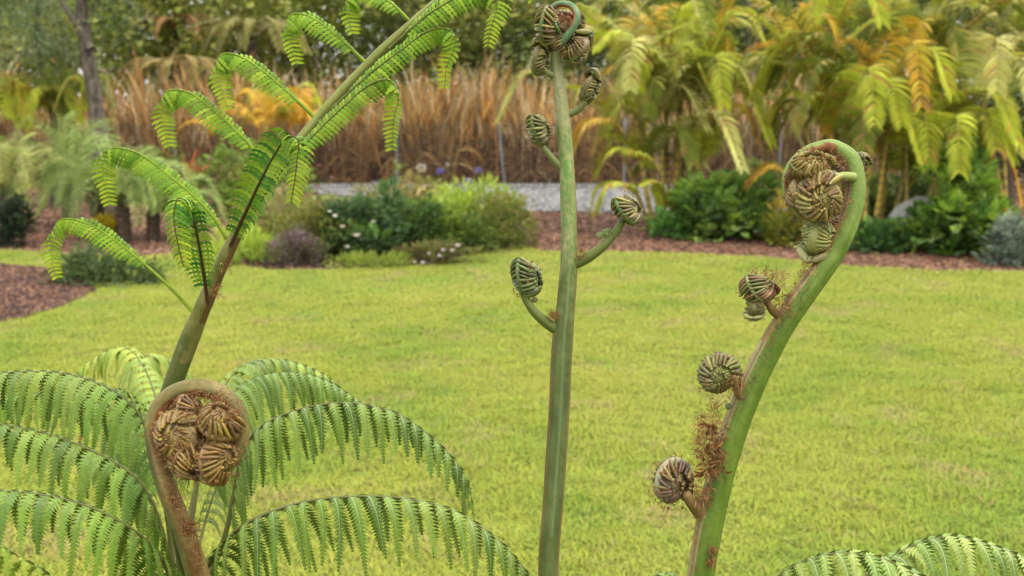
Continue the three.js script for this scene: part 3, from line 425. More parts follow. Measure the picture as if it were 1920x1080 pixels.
canePalm('golden cane palm clump behind the large fiddlehead', 1600, 456, 12.4,
  [[1660, 460, 1712, 260, 0.04], [1690, 462, 1760, 310, 0.035], [1600, 458, 1590, 240, 0.035], [1570, 455, 1540, 200, 0.035], [1640, 458, 1650, 220, 0.035], [1620, 460, 1620, 180, 0.03], [1680, 458, 1740, 150, 0.03], [1610, 458, 1600, 330, 0.03], [1670, 460, 1700, 360, 0.03], [1560, 452, 1480, 130, 0.03], [1590, 452, 1560, 90, 0.03], [1650, 455, 1680, 100, 0.03], [1632, 462, 1662, 270, 0.028], [1702, 464, 1700, 250, 0.028], [1716, 462, 1790, 280, 0.03], [1586, 458, 1560, 280, 0.028]],
  [[[[1560, 100], [1553, 140], [1552, 190, -0.1], [1548, 250, -0.1]], GOLD, 0.3], [[[1690, 140], [1668, 155], [1645, 190, -0.1], [1628, 245, -0.1]], GOLD, 0.28], [[[1740, 150], [1770, 165], [1800, 200, -0.1], [1812, 265, -0.2]], LIME, 0.34], [[[1790, 240], [1830, 250], [1845, 290, -0.1], [1842, 350, -0.2]], LIME, 0.3], [[[1760, 210], [1800, 175], [1860, 160, -0.2], [1920, 168, -0.3]], gr(['#8fbf48', '#7fb040']), 0.26], [[[1580, 200], [1530, 150], [1500, 60], [1510, 10]], [...GOLD, ...LIME], 0.36], [[[1480, 330], [1450, 310], [1420, 325], [1400, 350]], GOLD, 0.24], [[[1700, 330], [1690, 290, -0.2], [1720, 280, -0.3], [1745, 340, -0.3]], [...GRN, ...LIME], 0.3], [[[1600, 150], [1640, 60], [1700, 20], [1760, 60]], GRN, 0.38], [[[1500, 420], [1490, 400], [1480, 410], [1475, 450]], GOLD, 0.16]],
  74, 102, () => rr(1.0, 1.9), () => pick([LIME, GRN, GRN, [...GOLD, ...LIME], LIME, LIME]));
canePalm('golden cane palm at the right edge with a leaning brown stem', 1895, 470, 12.8,
  [[1905, 470, 1840, 220, 0.04], [1930, 468, 1960, 150, 0.035], [1890, 466, 1880, 60, 0.03]],
  [[[[1850, 240], [1880, 280], [1900, 320], [1915, 380]], GOLD, 0.24], [[[1880, 60], [1850, 10], [1800, 5], [1770, 60]], [...PALE, ...LIME], 0.4], [[[1890, 70], [1920, 20], [1960, 30], [1990, 90]], LIME, 0.36], [[[1880, 90], [1860, 60], [1900, 60], [1900, 140]], GRN, 0.3]],
  18, 103, () => rr(1.2, 1.8), () => pick([LIME, GRN, PALE]));
canePalm('small golden cane palm behind the left curling leaflets', 520, 372, 17, [[500, 372, 495, 250, 0.03], [520, 372, 530, 240, 0.03], [540, 372, 560, 250, 0.03]],
  [[[[500, 250], [470, 205], [430, 190], [395, 230]], GOLD, 0.36], [[[500, 250], [520, 200], [560, 190], [590, 230]], GOLD, 0.36], [[[420, 250], [380, 225], [350, 230], [330, 250]], GOLD, 0.28], [[[500, 240], [490, 190], [470, 170], [440, 185]], GOLD, 0.34]], 12, 104, () => rr(0.9, 1.3), () => pick([GOLD, GOLD, LIME]));
canePalm('yellow green palm at far left beneath the thin dark trunk', 60, 392, 15.6, [[40, 392, 30, 240, 0.03], [80, 392, 100, 220, 0.03], [120, 392, 130, 220, 0.03]],
  [[[[30, 240], [20, 160], [0, 140], [-20, 170]], LIME, 0.36], [[[100, 210], [130, 150], [150, 150], [165, 200]], LIME, 0.36], [[[10, 200], [25, 150], [40, 170], [55, 240]], [...LIME, ...GOLD], 0.3]], 16, 105, () => rr(1.0, 1.6), () => pick([LIME, GRN, GRN]));

// ------------------------------------------------------------------ the tree ferns in front
K = 0.36;
const FERN = gr(['#789a2a', '#6c9028', '#86a632', '#608428', '#7c9e34']), FERNY = gr(['#9cba3c', '#8aae38', '#b0c64a']);
function matureLeaflet(gb, p0, d0, T, len, hw, droop, cols, rib) {
  const m = Math.max(10, Math.round(len / 0.0052)), ds = len / m, base = jit(pick(cols), 0.1, 0.05), dead = R() < 0.03 ? rr(0.7, 0.95) : 2, swing = V(rr(-0.5, 0.5), 0, rr(-0.5, 0.5)); let p = p0.clone(), d = d0.clone().normalize(), pr = null;
  for (let i = 0; i <= m; i++) {
    const s = i / m, W = T.clone().addScaledVector(d, -T.dot(d)).normalize(), N = d.clone().cross(W).normalize();
    const h = hw * Math.min(1, 0.45 + s * 5) * Math.pow(1 - s, 0.62) * (0.92 + 0.16 * R()) + 0.0006;
    if (i < m) for (const sg of [-1, 1]) {
      const c = jit(s > dead ? C('#8a6a34') : base, 0.1, 0.04), b0 = gb.v(p, c), b1 = gb.v(p.clone().addScaledVector(d, ds * 1.02), c), f = 0.32 + rr(-0.06, 0.06), at = (k, a, z) => gb.v(p.clone().addScaledVector(W, sg * h * k).addScaledVector(d, a + h * k * f).addScaledVector(N, z * h), c);
      const m0 = at(0.48, ds * 0.06, 0.1), m1 = at(0.55, ds * 0.86, 0.1), tp = at(1.06, ds * 0.72, -0.06);
      gb.q(b0, b1, m1, m0); gb.t(m0, m1, tp);
    }
    const a = gb.v(p.clone().addScaledVector(W, 0.0007 * (1.2 - s)).addScaledVector(N, 0.0006), rib), b = gb.v(p.clone().addScaledVector(W, -0.0007 * (1.2 - s)).addScaledVector(N, 0.0006), rib);
    if (pr) gb.q(pr[0], pr[1], b, a); pr = [a, b];
    p = p.clone().addScaledVector(d, ds); d = d.clone().addScaledVector(DOWN, droop * (s < 0.35 ? 2.2 : 0.8) / m).addScaledVector(swing, 0.9 / m).normalize();
  }
}
function matureFrond(root, label, pts, o) {
  const c = spline(pts, 90), { T } = frames(c); let gb = new GB(); const rc = o.rachis ?? C('#747a40');
  tube(gb, c, (t) => 0.0055 * Math.pow(1 - t, 1.6) + 0.0008, 8, (t, d, p) => mix(rc, C('#6a5430'), Math.max(0, Math.min(1, 0.1 + 1.0 * noise.noise(t * 20, d.x * 2, 4)))));
  const f = part('frond', gb, M.stem, root); if (label) f.userData.label = label;
  const rest = new GB(), n = o.n ?? 26, t0 = o.t0 ?? 0.25, rib = o.rib ?? C('#a3b878');
  for (let k = 0; k < n; k++) {
    const u = (k + 0.5) / n, t = t0 + (1 - t0) * u, x = t * 90, i = Math.min(89, Math.floor(x)), p = c[i].clone().lerp(c[i + 1], x - i), tt = T[i];
    let S = o.side ? o.side.clone().addScaledVector(tt, -o.side.dot(tt)) : tt.clone().cross(UP); S.normalize();
    const prof = Math.min(1, 0.62 + 1.5 * u) * Math.pow(1 - u, 0.42) * 1.12;
    for (const sg of [-1, 1]) {
      const g = o.split ? new GB() : rest, L = o.len * prof * rr(0.8, 1.14) + 0.008;
      const d0 = S.clone().multiplyScalar(sg).addScaledVector(tt, 0.45 + rr(-0.2, 0.25) + 0.5 * u).addScaledVector(UP, o.rise ?? 0.12);
      matureLeaflet(g, p, d0, tt, L, (o.hw ?? 0.0115) * (0.55 + 0.45 * Math.min(1, prof)), (o.droop ?? 2.6) * rr(0.85, 1.15), o.cols ?? FERN, rib);
      if (o.split) part('leaflet', g, M.frond, f);
    }
  }
  if (!o.split) { const q = part('leaflets', rest, M.frond, f); q.userData.kind = 'stuff'; }
  return f;
}
// young, still unrolling leaflet of the tall frond: two rows of toothed ribs that arch over
function youngLeaflet(parent, pts, ref, o) {
  const n = 110, c = spline(pts, n), { T } = frames(c), gb = new GB(), L = c.reduce((s, p, i) => i ? s + p.distanceTo(c[i - 1]) : 0, 0);
  tube(gb, c, (t) => o.r * Math.max(0.05, 1 - 1.25 * t) + 0.0005, 8, (t, d, p) => mix(o.rib, o.rib2 ?? o.rib, Math.max(0, Math.min(1, 0.5 + noise.noise(p.x * 90, p.y * 90, p.z * 90)))));
  const m = Math.round(L * (1 - o.t0) / (o.gap ?? 0.0058)); let lastN = null;
  for (let k = 0; k < m; k++) {
    const t = o.t0 + (1 - o.t0) * (k + 0.5) / m, x = t * n, i = Math.min(n - 1, Math.floor(x)), p = c[i].clone().lerp(c[i + 1], x - i), tt = T[i], u = (t - o.t0) / (1 - o.t0);
    const rf = ref.clone().lerp(o.ref2 ?? V(1, 0, 0.45), o.flip2 ? 0 : sm(0.6, 0.8, u)), S = rf.addScaledVector(tt, -rf.dot(tt)).normalize(); const N = S.clone().cross(tt).normalize(); if (lastN ? N.dot(lastN) < 0 : N.dot(V(0, 1, o.flip ? 0.8 : 0)) < 0) N.negate(); lastN = N;
    const len = o.len * Math.min(1, 0.5 + 2.4 * u) * (u > 0.62 ? 1 - 0.62 * (u - 0.62) / 0.38 : 1) * rr(0.92, 1.08), W = o.wid * (u > 0.7 ? 0.8 : 1);
    for (const sg of [-1, 1]) {
      const seg = 9; let q = p.clone(), pv = null; const col = jit(mix(pick(o.cols), o.tipc, sm(0.62, 0.95, u) * (0.3 + 0.7 * R()) * (o.tipk ?? 0.9)), 0.1, 0.04); const fk = sm(0.42, 0.56, u) * (1 - 0.95 * sm(0.66, 0.84, u)) * (o.fold ?? 1), a0 = -0.25 + 0.85 * fk + rr(-0.1, 0.1), a1 = (o.curl ?? 1.5) * rr(0.85, 1.15) + 0.55 * fk;
      for (let j = 0; j <= seg; j++) {
        const s = j / seg, a = a0 + (a1 - a0) * s, d = S.clone().multiplyScalar(sg * Math.cos(a)).addScaledVector(N, -Math.sin(a)).addScaledVector(tt, 0.28).addScaledVector(DOWN, (o.sag ?? 0.25) * s).normalize();
        const w = W * 0.5 * (j === seg ? 0.08 : (0.75 + 0.35 * Math.sin(Math.PI * Math.min(1, s * 1.1))) * (j % 2 ? 1.05 : 0.45) * (1 - 0.35 * s)), ww = tt.clone().addScaledVector(d, -tt.dot(d)).normalize(), fold = N.clone().multiplyScalar(-w * 0.35);
        const A = gb.v(q.clone().addScaledVector(ww, w).add(fold), col), Mi = gb.v(q, col), B = gb.v(q.clone().addScaledVector(ww, -w).add(fold), col);
        if (pv) { gb.q(pv[0], pv[1], Mi, A); gb.q(pv[1], pv[2], B, Mi); } pv = [A, Mi, B]; q = q.clone().addScaledVector(d, len / seg);
      }
    }
  }
  const me = part('leaflet', gb, M.young, parent); if (o.label) me.userData.label = o.label; return me;
}
// a rolled up fiddlehead: spiral rachis with rows of packed lobes on both flanks
function coil(parent, name, c, R0, axis, start, dir, o = {}) {
  const gb = new GB(), A = axis.clone().normalize(), X = start.clone().addScaledVector(A, -start.dot(A)).normalize(), Y = A.clone().cross(X).multiplyScalar(dir), turns = o.turns ?? 1.75, n = Math.round((o.n ?? 30) * 1.25), w = R0 * (o.w ?? 0.42), pts = [];
  const at = (t) => { const th = t * turns * 2 * Math.PI, r = R0 * (0.9 - 0.72 * Math.pow(t, 0.9)); return c.clone().addScaledVector(X, Math.cos(th) * r * (o.stretch ?? 1)).addScaledVector(Y, Math.sin(th) * r).addScaledVector(A, (o.skew ?? 0.25) * w * (t - 0.2)); };
  for (let i = 0; i <= 60; i++) pts.push(at(i / 60));
  const green = o.rib ?? C('#6f8c4a'), cols = o.cols ?? gr(['#8a8640', '#7a7a3a', '#9c964c', '#6a6232']);
  tube(gb, pts, (t) => R0 * (o.rr ?? 0.13) * (1 - 0.72 * t), 8, (t, d, p) => mix(green, cols[0], Math.max(0, Math.min(1, 0.3 + noise.noise(p.x * 300, p.y * 300, p.z * 300)))));
  const core = o.core ?? 0.68, ck = rr(0, 9); // the packed body of the roll, ribs stand a little proud of it
  ellipsoid(gb, c, X.clone().multiplyScalar(R0 * core * (o.stretch ?? 1)), A.clone().multiplyScalar(w * 0.82 * core), Y.clone().multiplyScalar(R0 * core), 26, 16, (v, a) => mix(cols[0], cols[cols.length - 1], Math.max(0, Math.min(1, 0.5 + noise.noise(v * 3 + ck, a * 2, ck) + 0.6 * noise.noise(v * 9, a * 6, ck)))));
  for (let k = 0; k < n; k++) { // ribs of small packed lobes on both flanks
    const t = Math.pow((k + 0.5 + rr(-0.2, 0.2)) / n, 1.1) * 0.97, p = at(t), q = at(Math.min(1, t + 0.01)), tn = q.sub(p).normalize(), rad = tn.clone().cross(A).normalize(); if (rad.dot(c.clone().sub(p)) < 0) rad.negate();
    const sc = 1 - 0.5 * t, step = R0 * 0.15 * sc * (o.fat ?? 1), rl = R0 * 0.24 * sc, lean = rr(0.2, 0.85);
    for (const sg of [-1, 1]) {
      const cc = jit(pick(cols), 0.22, 0.1), long = rr(0.78, 1.2), tilt = tn.clone().multiplyScalar(step * lean * 1.5);
      ellipsoid(gb, p.clone().addScaledVector(A, sg * w * 0.5 * sc).addScaledVector(rad, rl * 0.5).addScaledVector(tilt, 0.4).addScaledVector(tn, step * rr(-0.1, 0.1)), tn.clone().multiplyScalar(step * rr(0.54, 0.7)), A.clone().multiplyScalar(sg * w * 0.42 * sc * long).addScaledVector(rad, rl * 0.95 * long).add(tilt), rad.clone().multiplyScalar(rl * 0.55).addScaledVector(A, -sg * w * 0.14), 8, 7, (v, a) => { const e = 1 + 0.08 * Math.sin(v * 9 + k) + 0.06 * Math.sin(a * 3 + k * 2); return [cc[0] * e, cc[1] * e, cc[2] * e]; });
      for (let z = 0; z < 1; z++) { const y = 0.98, g = rr(0.7, 1.05); ellipsoid(gb, p.clone().addScaledVector(A, sg * w * sc * long * (0.25 + 0.62 * Math.sin(y * 1.45))).addScaledVector(rad, rl * (0.1 + 1.3 * y * y * long)).addScaledVector(tilt, 0.5 + 0.8 * y).addScaledVector(tn, step * rr(-0.15, 0.15)), tn.clone().multiplyScalar(step * 0.5 * g), A.clone().multiplyScalar(w * 0.19 * sc * g), rad.clone().multiplyScalar(rl * 0.34 * g), 6, 4, jit(cc, 0.16, 0.06)); }
    }
  }
  const me = part(name, gb, M.bud, parent);
  const h = new GB(), fz = (o.fuzz ?? 0) * 5 + 10; for (let k = 0; k < fz; k++) { const a = rr(0, 6.28), z = rr(-1, 1), rdir = X.clone().multiplyScalar(Math.cos(a)).addScaledVector(Y, Math.sin(a)); hair(h, c.clone().addScaledVector(rdir, R0 * rr(0.35, 0.95)).addScaledVector(A, z * w), 3, R0 * 0.2, rdir.clone().multiplyScalar(0.3), R0 * 0.06, HAIR, 0.0008); } part('scale_hairs', h, M.hair, me);
  if (o.label) me.userData.label = o.label; return me;
}
const HAIR = gr(['#b27e46', '#986a36', '#c89a62', '#80562e', '#d4aa78', '#a8683a']);
const VIEW = FW.clone().negate();
const px3 = (l) => l.map(([x, y, d]) => P(x, y, d));
function stalk(parent, name, l, w0, w1, col, n = 24) { const gb = new GB(), d = l[0][2]; tube(gb, spline(px3(l), n), (t) => (w0 + (w1 - w0) * t) / 2 * d / FPX, 10, col); return part(name, gb, M.stem, parent); }
// thick petiole with width in photograph pixels along the way, pale side line and mottling
function petiole(parent, l, colF, n = 220, seg = 22) {
  n = Math.round(n * 1.9); seg = 34;
  const pts = l.map(([x, y, d]) => P(x, y, d)), cv = new THREE.CatmullRomCurve3(pts, false, 'centripetal'), c = cv.getPoints(n), { T } = frames(c), gb = new GB(); let prev = null;
  for (let i = 0; i <= n; i++) {
    const f = i / n * (l.length - 1), k = Math.min(l.length - 2, Math.floor(f)), u = f - k, r = (l[k][3] + (l[k + 1][3] - l[k][3]) * (u * u * (3 - 2 * u))) / 2 * l[k][2] / FPX;
    const S = T[i].clone().cross(VIEW).normalize(), F = S.clone().cross(T[i]).normalize(), ring = [];
    for (let j = 0; j < seg; j++) { const a = j / seg * 2 * Math.PI, d = S.clone().multiplyScalar(Math.cos(a)).addScaledVector(F, Math.sin(a)), groove = 1 - 0.07 * Math.exp(-Math.pow((Math.cos(a) - 0.55) / 0.12, 2)); const w = c[i].clone().addScaledVector(d, r), g1 = noise.noise(w.x * 420, w.y * 200, w.z * 420), g2 = noise.noise(Math.cos(a) * 5 + l.length, f * 0.9, Math.sin(a) * 5), sp = noise.noise(w.x * 700 + 3, w.y * 560, w.z * 700) > 0.42; let cc = colF(w, Math.cos(a), Math.sin(a), f).map((v) => v * (1 + 0.14 * g1 + 0.22 * g2)); if (sp) cc = mix(cc, C('#7a5230'), 0.45); ring.push(gb.v(c[i].clone().addScaledVector(d, r * groove * (1 + 0.012 * Math.sin(a * 17) + 0.02 * g1 + 0.03 * noise.noise(f * 1.7, Math.cos(a) * 1.5, l.length))), cc)); }
    if (prev) for (let j = 0; j < seg; j++) gb.q(prev[j], prev[(j + 1) % seg], ring[(j + 1) % seg], ring[j]); prev = ring;
    if (i === n) { const e = gb.v(c[i].clone().addScaledVector(T[i], r * 0.6), colF(c[i], 1, 0, f)); for (let j = 0; j < seg; j++) gb.t(ring[j], ring[(j + 1) % seg], e); }
  }
  const me = part('frond', gb, M.stem, parent); return me;
}
const mott = (p, s) => noise.noise(p.x * s, p.y * s * 0.5, p.z * s) + 0.5 * noise.noise(p.x * s * 3, p.y * s * 2, p.z * s * 3 + 5);
function fernTrunk(root, base, top, r) {
  let gb = new GB(); trunkTube(gb, [base.clone().add(V(0, -0.05, 0)), base.clone().lerp(top, 0.5), top], r, r * 0.9, [C('#2c1e16'), C('#5a4030')], 16, 50); const t = part('trunk', gb, M.bark, root);
  gb = new GB(); for (let k = 0; k < 500; k++) { const a = rr(0, 6.28), p = base.clone().lerp(top, R()).add(V(Math.cos(a) * r * 0.9, 0, Math.sin(a) * r * 0.9)); hair(gb, p, 1, 0.06, V(Math.cos(a) * 0.5, -1, Math.sin(a) * 0.5), 0.01, HAIR, 0.0015); } part('fibres', gb, M.hair, t);
}

R = rng(201);
{ // ---------------- left fern
  const crown = P(335, 1235, 1.72), foot = crown.clone(); foot.y = 0;
  const fern = thing('tree_fern', 'tree fern at left with arching green fronds and a big round fiddlehead', 'tree fern', foot);
  fernTrunk(fern, foot, crown, 0.075);
  const cr = [335, 1225, 1.72];
  const mf = (l, o, lab) => matureFrond(fern, lab, px3([cr, ...l]), o);
  mf([[325, 960, 1.9], [305, 800, 2.1], [270, 690, 2.25], [235, 652, 2.3], [185, 668, 2.32], [130, 715, 2.34]], { n: 22, t0: 0.5, len: 0.12, cols: FERNY, droop: 2.2 });
  mf([[330, 960, 1.95], [290, 790, 2.2], [262, 680, 2.4], [285, 664, 2.45], [340, 690, 2.5], [390, 740, 2.55]], { n: 22, t0: 0.48, len: 0.12, cols: FERNY, droop: 2.0 });
  mf([[330, 970, 1.95], [285, 820, 2.1], [245, 745, 2.0], [215, 730, 1.9], [190, 770, 1.82]], { n: 18, t0: 0.45, len: 0.1, cols: [...FERN, ...FERNY], droop: 2.2 });
  mf([[330, 1000, 1.9], [270, 820, 1.95], [175, 752, 1.98], [60, 738, 2.0], [-60, 770, 2.0]], { n: 26, t0: 0.4, len: 0.12, droop: 2.4 });
  mf([[360, 980, 1.95], [400, 770, 2.1], [450, 690, 2.15], [520, 674, 2.2], [600, 700, 2.2], [655, 745, 2.2]], { n: 26, t0: 0.42, len: 0.13, cols: [...FERNY, ...FERN] });
  mf([[350, 1000, 1.85], [400, 800, 1.9], [455, 722, 1.92], [530, 700, 1.92], [600, 710, 1.92], [672, 752, 1.92]], { n: 26, t0: 0.42, len: 0.125 });
  mf([[360, 1080, 1.85], [400, 930, 1.95], [425, 880, 2.0], [445, 890, 2.05], [460, 930, 2.1]], { n: 14, t0: 0.5, len: 0.07, hw: 0.008 });
  mf([[290, 1080, 1.75], [270, 930, 1.9], [250, 860, 2.0], [215, 850, 2.05], [170, 890, 2.1]], { n: 16, t0: 0.45, len: 0.09 });
  mf([[310, 950, 1.7], [255, 770, 1.68], [160, 710, 1.66], [40, 697, 1.64], [-70, 715, 1.62], [-150, 770, 1.6]], { n: 25, t0: 0.38, len: 0.128, split: true, cols: [...FERN, ...FERN, FERNY[1]] });
  mf([[320, 1060, 1.66], [262, 905, 1.62], [160, 840, 1.6], [30, 800, 1.58], [-70, 795, 1.56], [-150, 840, 1.55]], { n: 25, t0: 0.32, len: 0.115, split: true });
  mf([[330, 1110, 1.6], [270, 1010, 1.52], [160, 948, 1.48], [30, 922, 1.45], [-80, 930, 1.42], [-160, 980, 1.4]], { n: 25, t0: 0.28, len: 0.12, split: true });
  mf([[240, 1180, 1.35], [120, 1095, 1.15], [40, 1045, 1.05], [-40, 1010, 1.0], [-130, 1010, 0.98]], { n: 22, t0: 0.3, len: 0.08, cols: FERNY });
  mf([[420, 1010, 1.7], [470, 820, 1.68], [550, 772, 1.66], [650, 756, 1.65], [740, 775, 1.65], [820, 832, 1.65], [868, 890, 1.65], [880, 955, 1.65]], { n: 26, t0: 0.3, len: 0.108, split: true });
  mf([[375, 1090, 1.62], [450, 990, 1.54], [545, 948, 1.52], [650, 932, 1.5], [750, 934, 1.5], [850, 958, 1.5], [935, 1015, 1.5], [1005, 1095, 1.5]], { n: 27, t0: 0.2, len: 0.13, split: true, hw: 0.0122 });
  // dry black leaf tip hanging in the lowest right frond
  // ---- tall young frond, half unrolled
  const main = [[335, 1225, 1.72, 36], [350, 1080, 1.66, 36], [338, 985, 1.6, 35], [306, 890, 1.56, 34], [297, 810, 1.53, 34], [322, 728, 1.5, 36], [352, 645, 1.48, 36], [385, 565, 1.46, 30], [418, 490, 1.45, 26], [462, 405, 1.45, 22], [520, 318, 1.45, 20], [600, 218, 1.45, 19], [700, 110, 1.45, 18], [770, 45, 1.45, 15], [850, -25, 1.45, 12], [930, -90, 1.45, 8]];
  const yf = petiole(fern, main, (p, ca, sa, f) => { const m = mott(p, 40); let c = mix(C('#6f7832'), C('#958f50'), Math.max(0, Math.min(1, 0.5 + m))); if (f + m < 6) c = mix(C('#566c34'), c, 0.4); if (ca > 0.5 && f > 6.6) c = mix(c, C('#6b4028'), 0.75); if (f > 10.5) c = mix(c, C('#9cac54'), 0.5); return c; });
  yf.userData.label = 'tall young frond with drooping bright green leaflets';
  const YG = gr(['#9cc82c', '#8cbc28', '#aed438', '#7eae28']), DG = gr(['#5a9e28', '#4c9026', '#70ac2e']), bright = C('#b5d23c'), dk = C('#4a4a22'), tip = C('#c8d82c');
  const near = V(-0.1, -0.55, 0.85);
  const left = [
    [[[362, 585, 1.46], [318, 538, 1.455], [235, 466, 1.45], [160, 418, 1.445], [112, 412, 1.44], [96, 450, 1.44], [98, 490, 1.44], [108, 522, 1.44]], 0.3, 0.025],
    [[[428, 452, 1.45], [392, 398, 1.445], [320, 332, 1.44], [250, 284, 1.435], [205, 280, 1.43], [192, 318, 1.43], [200, 352, 1.43], [206, 385, 1.43]], 0.08, 0.031],
    [[[492, 302, 1.45], [455, 258, 1.445], [400, 208, 1.44], [350, 172, 1.435], [312, 172, 1.43], [302, 210, 1.43], [310, 245, 1.43], [318, 275, 1.43]], 0.1, 0.031],
    [[[592, 222, 1.45], [545, 178, 1.445], [490, 132, 1.44], [446, 104, 1.435], [415, 102, 1.43], [405, 135, 1.43], [416, 170, 1.43], [428, 205, 1.43]], 0.14, 0.031],
    [[[690, 122, 1.45], [650, 84, 1.445], [605, 46, 1.44], [572, 28, 1.435], [545, 28, 1.43], [536, 55, 1.43], [548, 90, 1.43], [556, 120, 1.43]], 0.14, 0.03],
    [[[770, 42, 1.45], [735, 8, 1.445], [700, -14, 1.44], [672, -20, 1.435], [652, -8, 1.43], [650, 20, 1.43], [656, 42, 1.43], [662, 64, 1.43]], 0.12, 0.028]];
  for (const [l, t0, len] of left) youngLeaflet(yf, px3(l), near, { r: 0.0024, rib: bright, rib2: C('#9ab83c'), t0, len, wid: 0.0067, cols: YG, tipc: tip, curl: 1.3, ref2: V(-1, 0, 0.5) });
  const right = [
    [[[390, 572, 1.44], [380, 500, 1.42], [366, 425, 1.4], [352, 384, 1.385], [335, 372, 1.37], [326, 400, 1.36], [332, 450, 1.36], [344, 500, 1.36]], 0.1, 0.034, V(1, 0.05, 0.25), true],
    [[[432, 462, 1.44], [462, 395, 1.42], [492, 332, 1.4], [516, 288, 1.39], [538, 258, 1.38], [558, 262, 1.365], [556, 310, 1.36], [546, 380, 1.36]], 0.06, 0.034, V(1, -0.1, 0.3), true],
    [[[515, 330, 1.435], [580, 262, 1.425], [640, 204, 1.42], [692, 160, 1.41], [728, 150, 1.405], [746, 178, 1.4], [738, 225, 1.4], [735, 282, 1.4]], 0.12, 0.027, V(0, -0.8, 0.6), false],
    [[[622, 205, 1.435], [690, 142, 1.425], [755, 92, 1.42], [808, 56, 1.41], [842, 56, 1.405], [854, 85, 1.4], [838, 122, 1.4], [834, 165, 1.4]], 0.12, 0.026, V(0, -0.8, 0.6), false],
    [[[730, 92, 1.435], [800, 30, 1.425], [860, -6, 1.42], [905, -22, 1.41], [930, -10, 1.405], [930, 22, 1.4], [920, 55, 1.4], [914, 88, 1.4]], 0.12, 0.028, V(0, -0.8, 0.6), false],
    [[[820, 5, 1.435], [880, -50, 1.42], [950, -60, 1.41], [985, -30, 1.405], [1000, 2, 1.4]], 0.12, 0.02, V(0, -0.8, 0.6), false]];
  for (const [l, t0, len, ref, flip] of right) youngLeaflet(yf, px3(l), ref, { r: flip ? 0.0024 : 0.0021, rib: flip ? C('#5a4a22') : C('#6c742c'), rib2: flip ? C('#6a4426') : C('#8fa03c'), t0, len, wid: 0.007, fold: flip ? 0.15 : 1, flip2: flip, cols: flip ? [...DG, ...YG] : YG, tipc: tip, curl: flip ? 1.25 : 1.2, sag: flip ? 0.7 : 0.3 });
  { const h = new GB(); hair(h, P(405, 545, 1.43), 30, 0.014, V(0.6, 0, 0.3), 0.008, HAIR); hair(h, P(425, 500, 1.43), 24, 0.012, V(0.6, 0, 0.3), 0.008, HAIR); part('scale_hairs', h, M.hair, yf); }

  // ---- big round fiddlehead
  const fid = petiole(fern, [[395, 1240, 1.6, 48], [372, 1085, 1.46, 43], [346, 1000, 1.42, 39], [311, 910, 1.4, 36], [294, 850, 1.4, 34], [288, 800, 1.4, 33], [300, 762, 1.4, 33], [330, 736, 1.4, 33], [372, 727, 1.4, 34], [414, 738, 1.4, 34], [442, 768, 1.4, 33], [453, 810, 1.4, 31], [444, 850, 1.4, 27], [418, 882, 1.4, 22], [385, 893, 1.395, 19], [350, 888, 1.385, 15], [325, 868, 1.375, 12]],
    (p, ca, sa, f) => { const m = mott(p, 45); let c = mix(C('#7c7440'), C('#9c8c54'), Math.max(0, Math.min(1, 0.5 + m))); const inner = f > 4.6 ? ca : -0.2; if (f < 5.2 && ca > -0.1) c = mix(C('#a58c56'), C('#8a663c'), Math.max(0, Math.min(1, 0.4 + m * 1.5))); if (f < 5 && Math.abs(ca + 0.18) < 0.07) c = C('#c2bd92'); if (f < 5 && ca < -0.3) c = mix(C('#66683c'), C('#858050'), Math.max(0, Math.min(1, 0.5 + m))); if (f >= 5.2 && inner + 0.5 * m > 0.22) c = mix(C('#8c5232'), C('#b57a4c'), Math.max(0, Math.min(1, 0.5 + m * 1.4))); if (f > 12.2) c = mix(c, C('#7c4c30'), 0.7); return c; }, 320, 26);
  fid.userData.label = 'large round brown fiddlehead on a curved stem';
  const BR = gr(['#96702e', '#825c26', '#a4803a', '#744e24']), YB = gr(['#a8923a', '#988232', '#8a6e2e']);
  coil(fid, 'coiled_leaflet', P(331, 818, 1.375), 0.037, VIEW.clone().add(V(-0.15, 0.1, 0)), V(1, 0.6, 0), 1, { core: 0.8, cols: [...YB, ...BR], rib: C('#94703a'), turns: 2.0, n: 34, w: 0.45, fuzz: 40, rr: 0.15 });
  coil(fid, 'coiled_leaflet', P(410, 788, 1.38), 0.034, V(0.35, 0.75, 0.55), V(1, 0, 0), -1, { core: 0.8, cols: [...BR, ...YB], rib: C('#946a36'), turns: 1.8, n: 30, w: 0.7, fuzz: 36, rr: 0.16 });
  coil(fid, 'coiled_leaflet', P(358, 770, 1.39), 0.024, V(0.8, 0.3, 0.5), V(0, 1, 0.2), 1, { core: 0.8, cols: BR, rib: C('#9a7038'), n: 24, w: 0.8, fuzz: 12 });
  coil(fid, 'coiled_leaflet', P(356, 862, 1.385), 0.031, V(0.75, -0.35, 0.5), V(0, 1, 0.3), 1, { core: 0.8, cols: [...BR, ...YB], rib: C('#8a6230'), n: 28, w: 0.75, fuzz: 30 });
  coil(fid, 'coiled_leaflet', P(408, 860, 1.38), 0.035, V(0.8, 0.2, 0.5), V(0.2, -1, 0.2), -1, { core: 0.8, cols: [...BR, ...YB], rib: C('#8a6230'), n: 30, w: 0.75, fuzz: 30 });
  coil(fid, 'coiled_leaflet', P(376, 824, 1.395), 0.028, V(0.3, 0.9, 0.3), V(1, 0, 0.2), 1, { core: 0.8, cols: BR, rib: C('#80582c'), n: 22, w: 0.8, fuzz: 24 });
  stalk(fid, 'leaflet_stalk', [[445, 775, 1.385], [432, 782, 1.375], [418, 800, 1.372]], 15, 9, C('#8f6434'));
  stalk(fid, 'leaflet_stalk', [[300, 776, 1.385], [318, 784, 1.372], [338, 795, 1.368], [350, 812, 1.368]], 12, 8, C('#8f6434'));
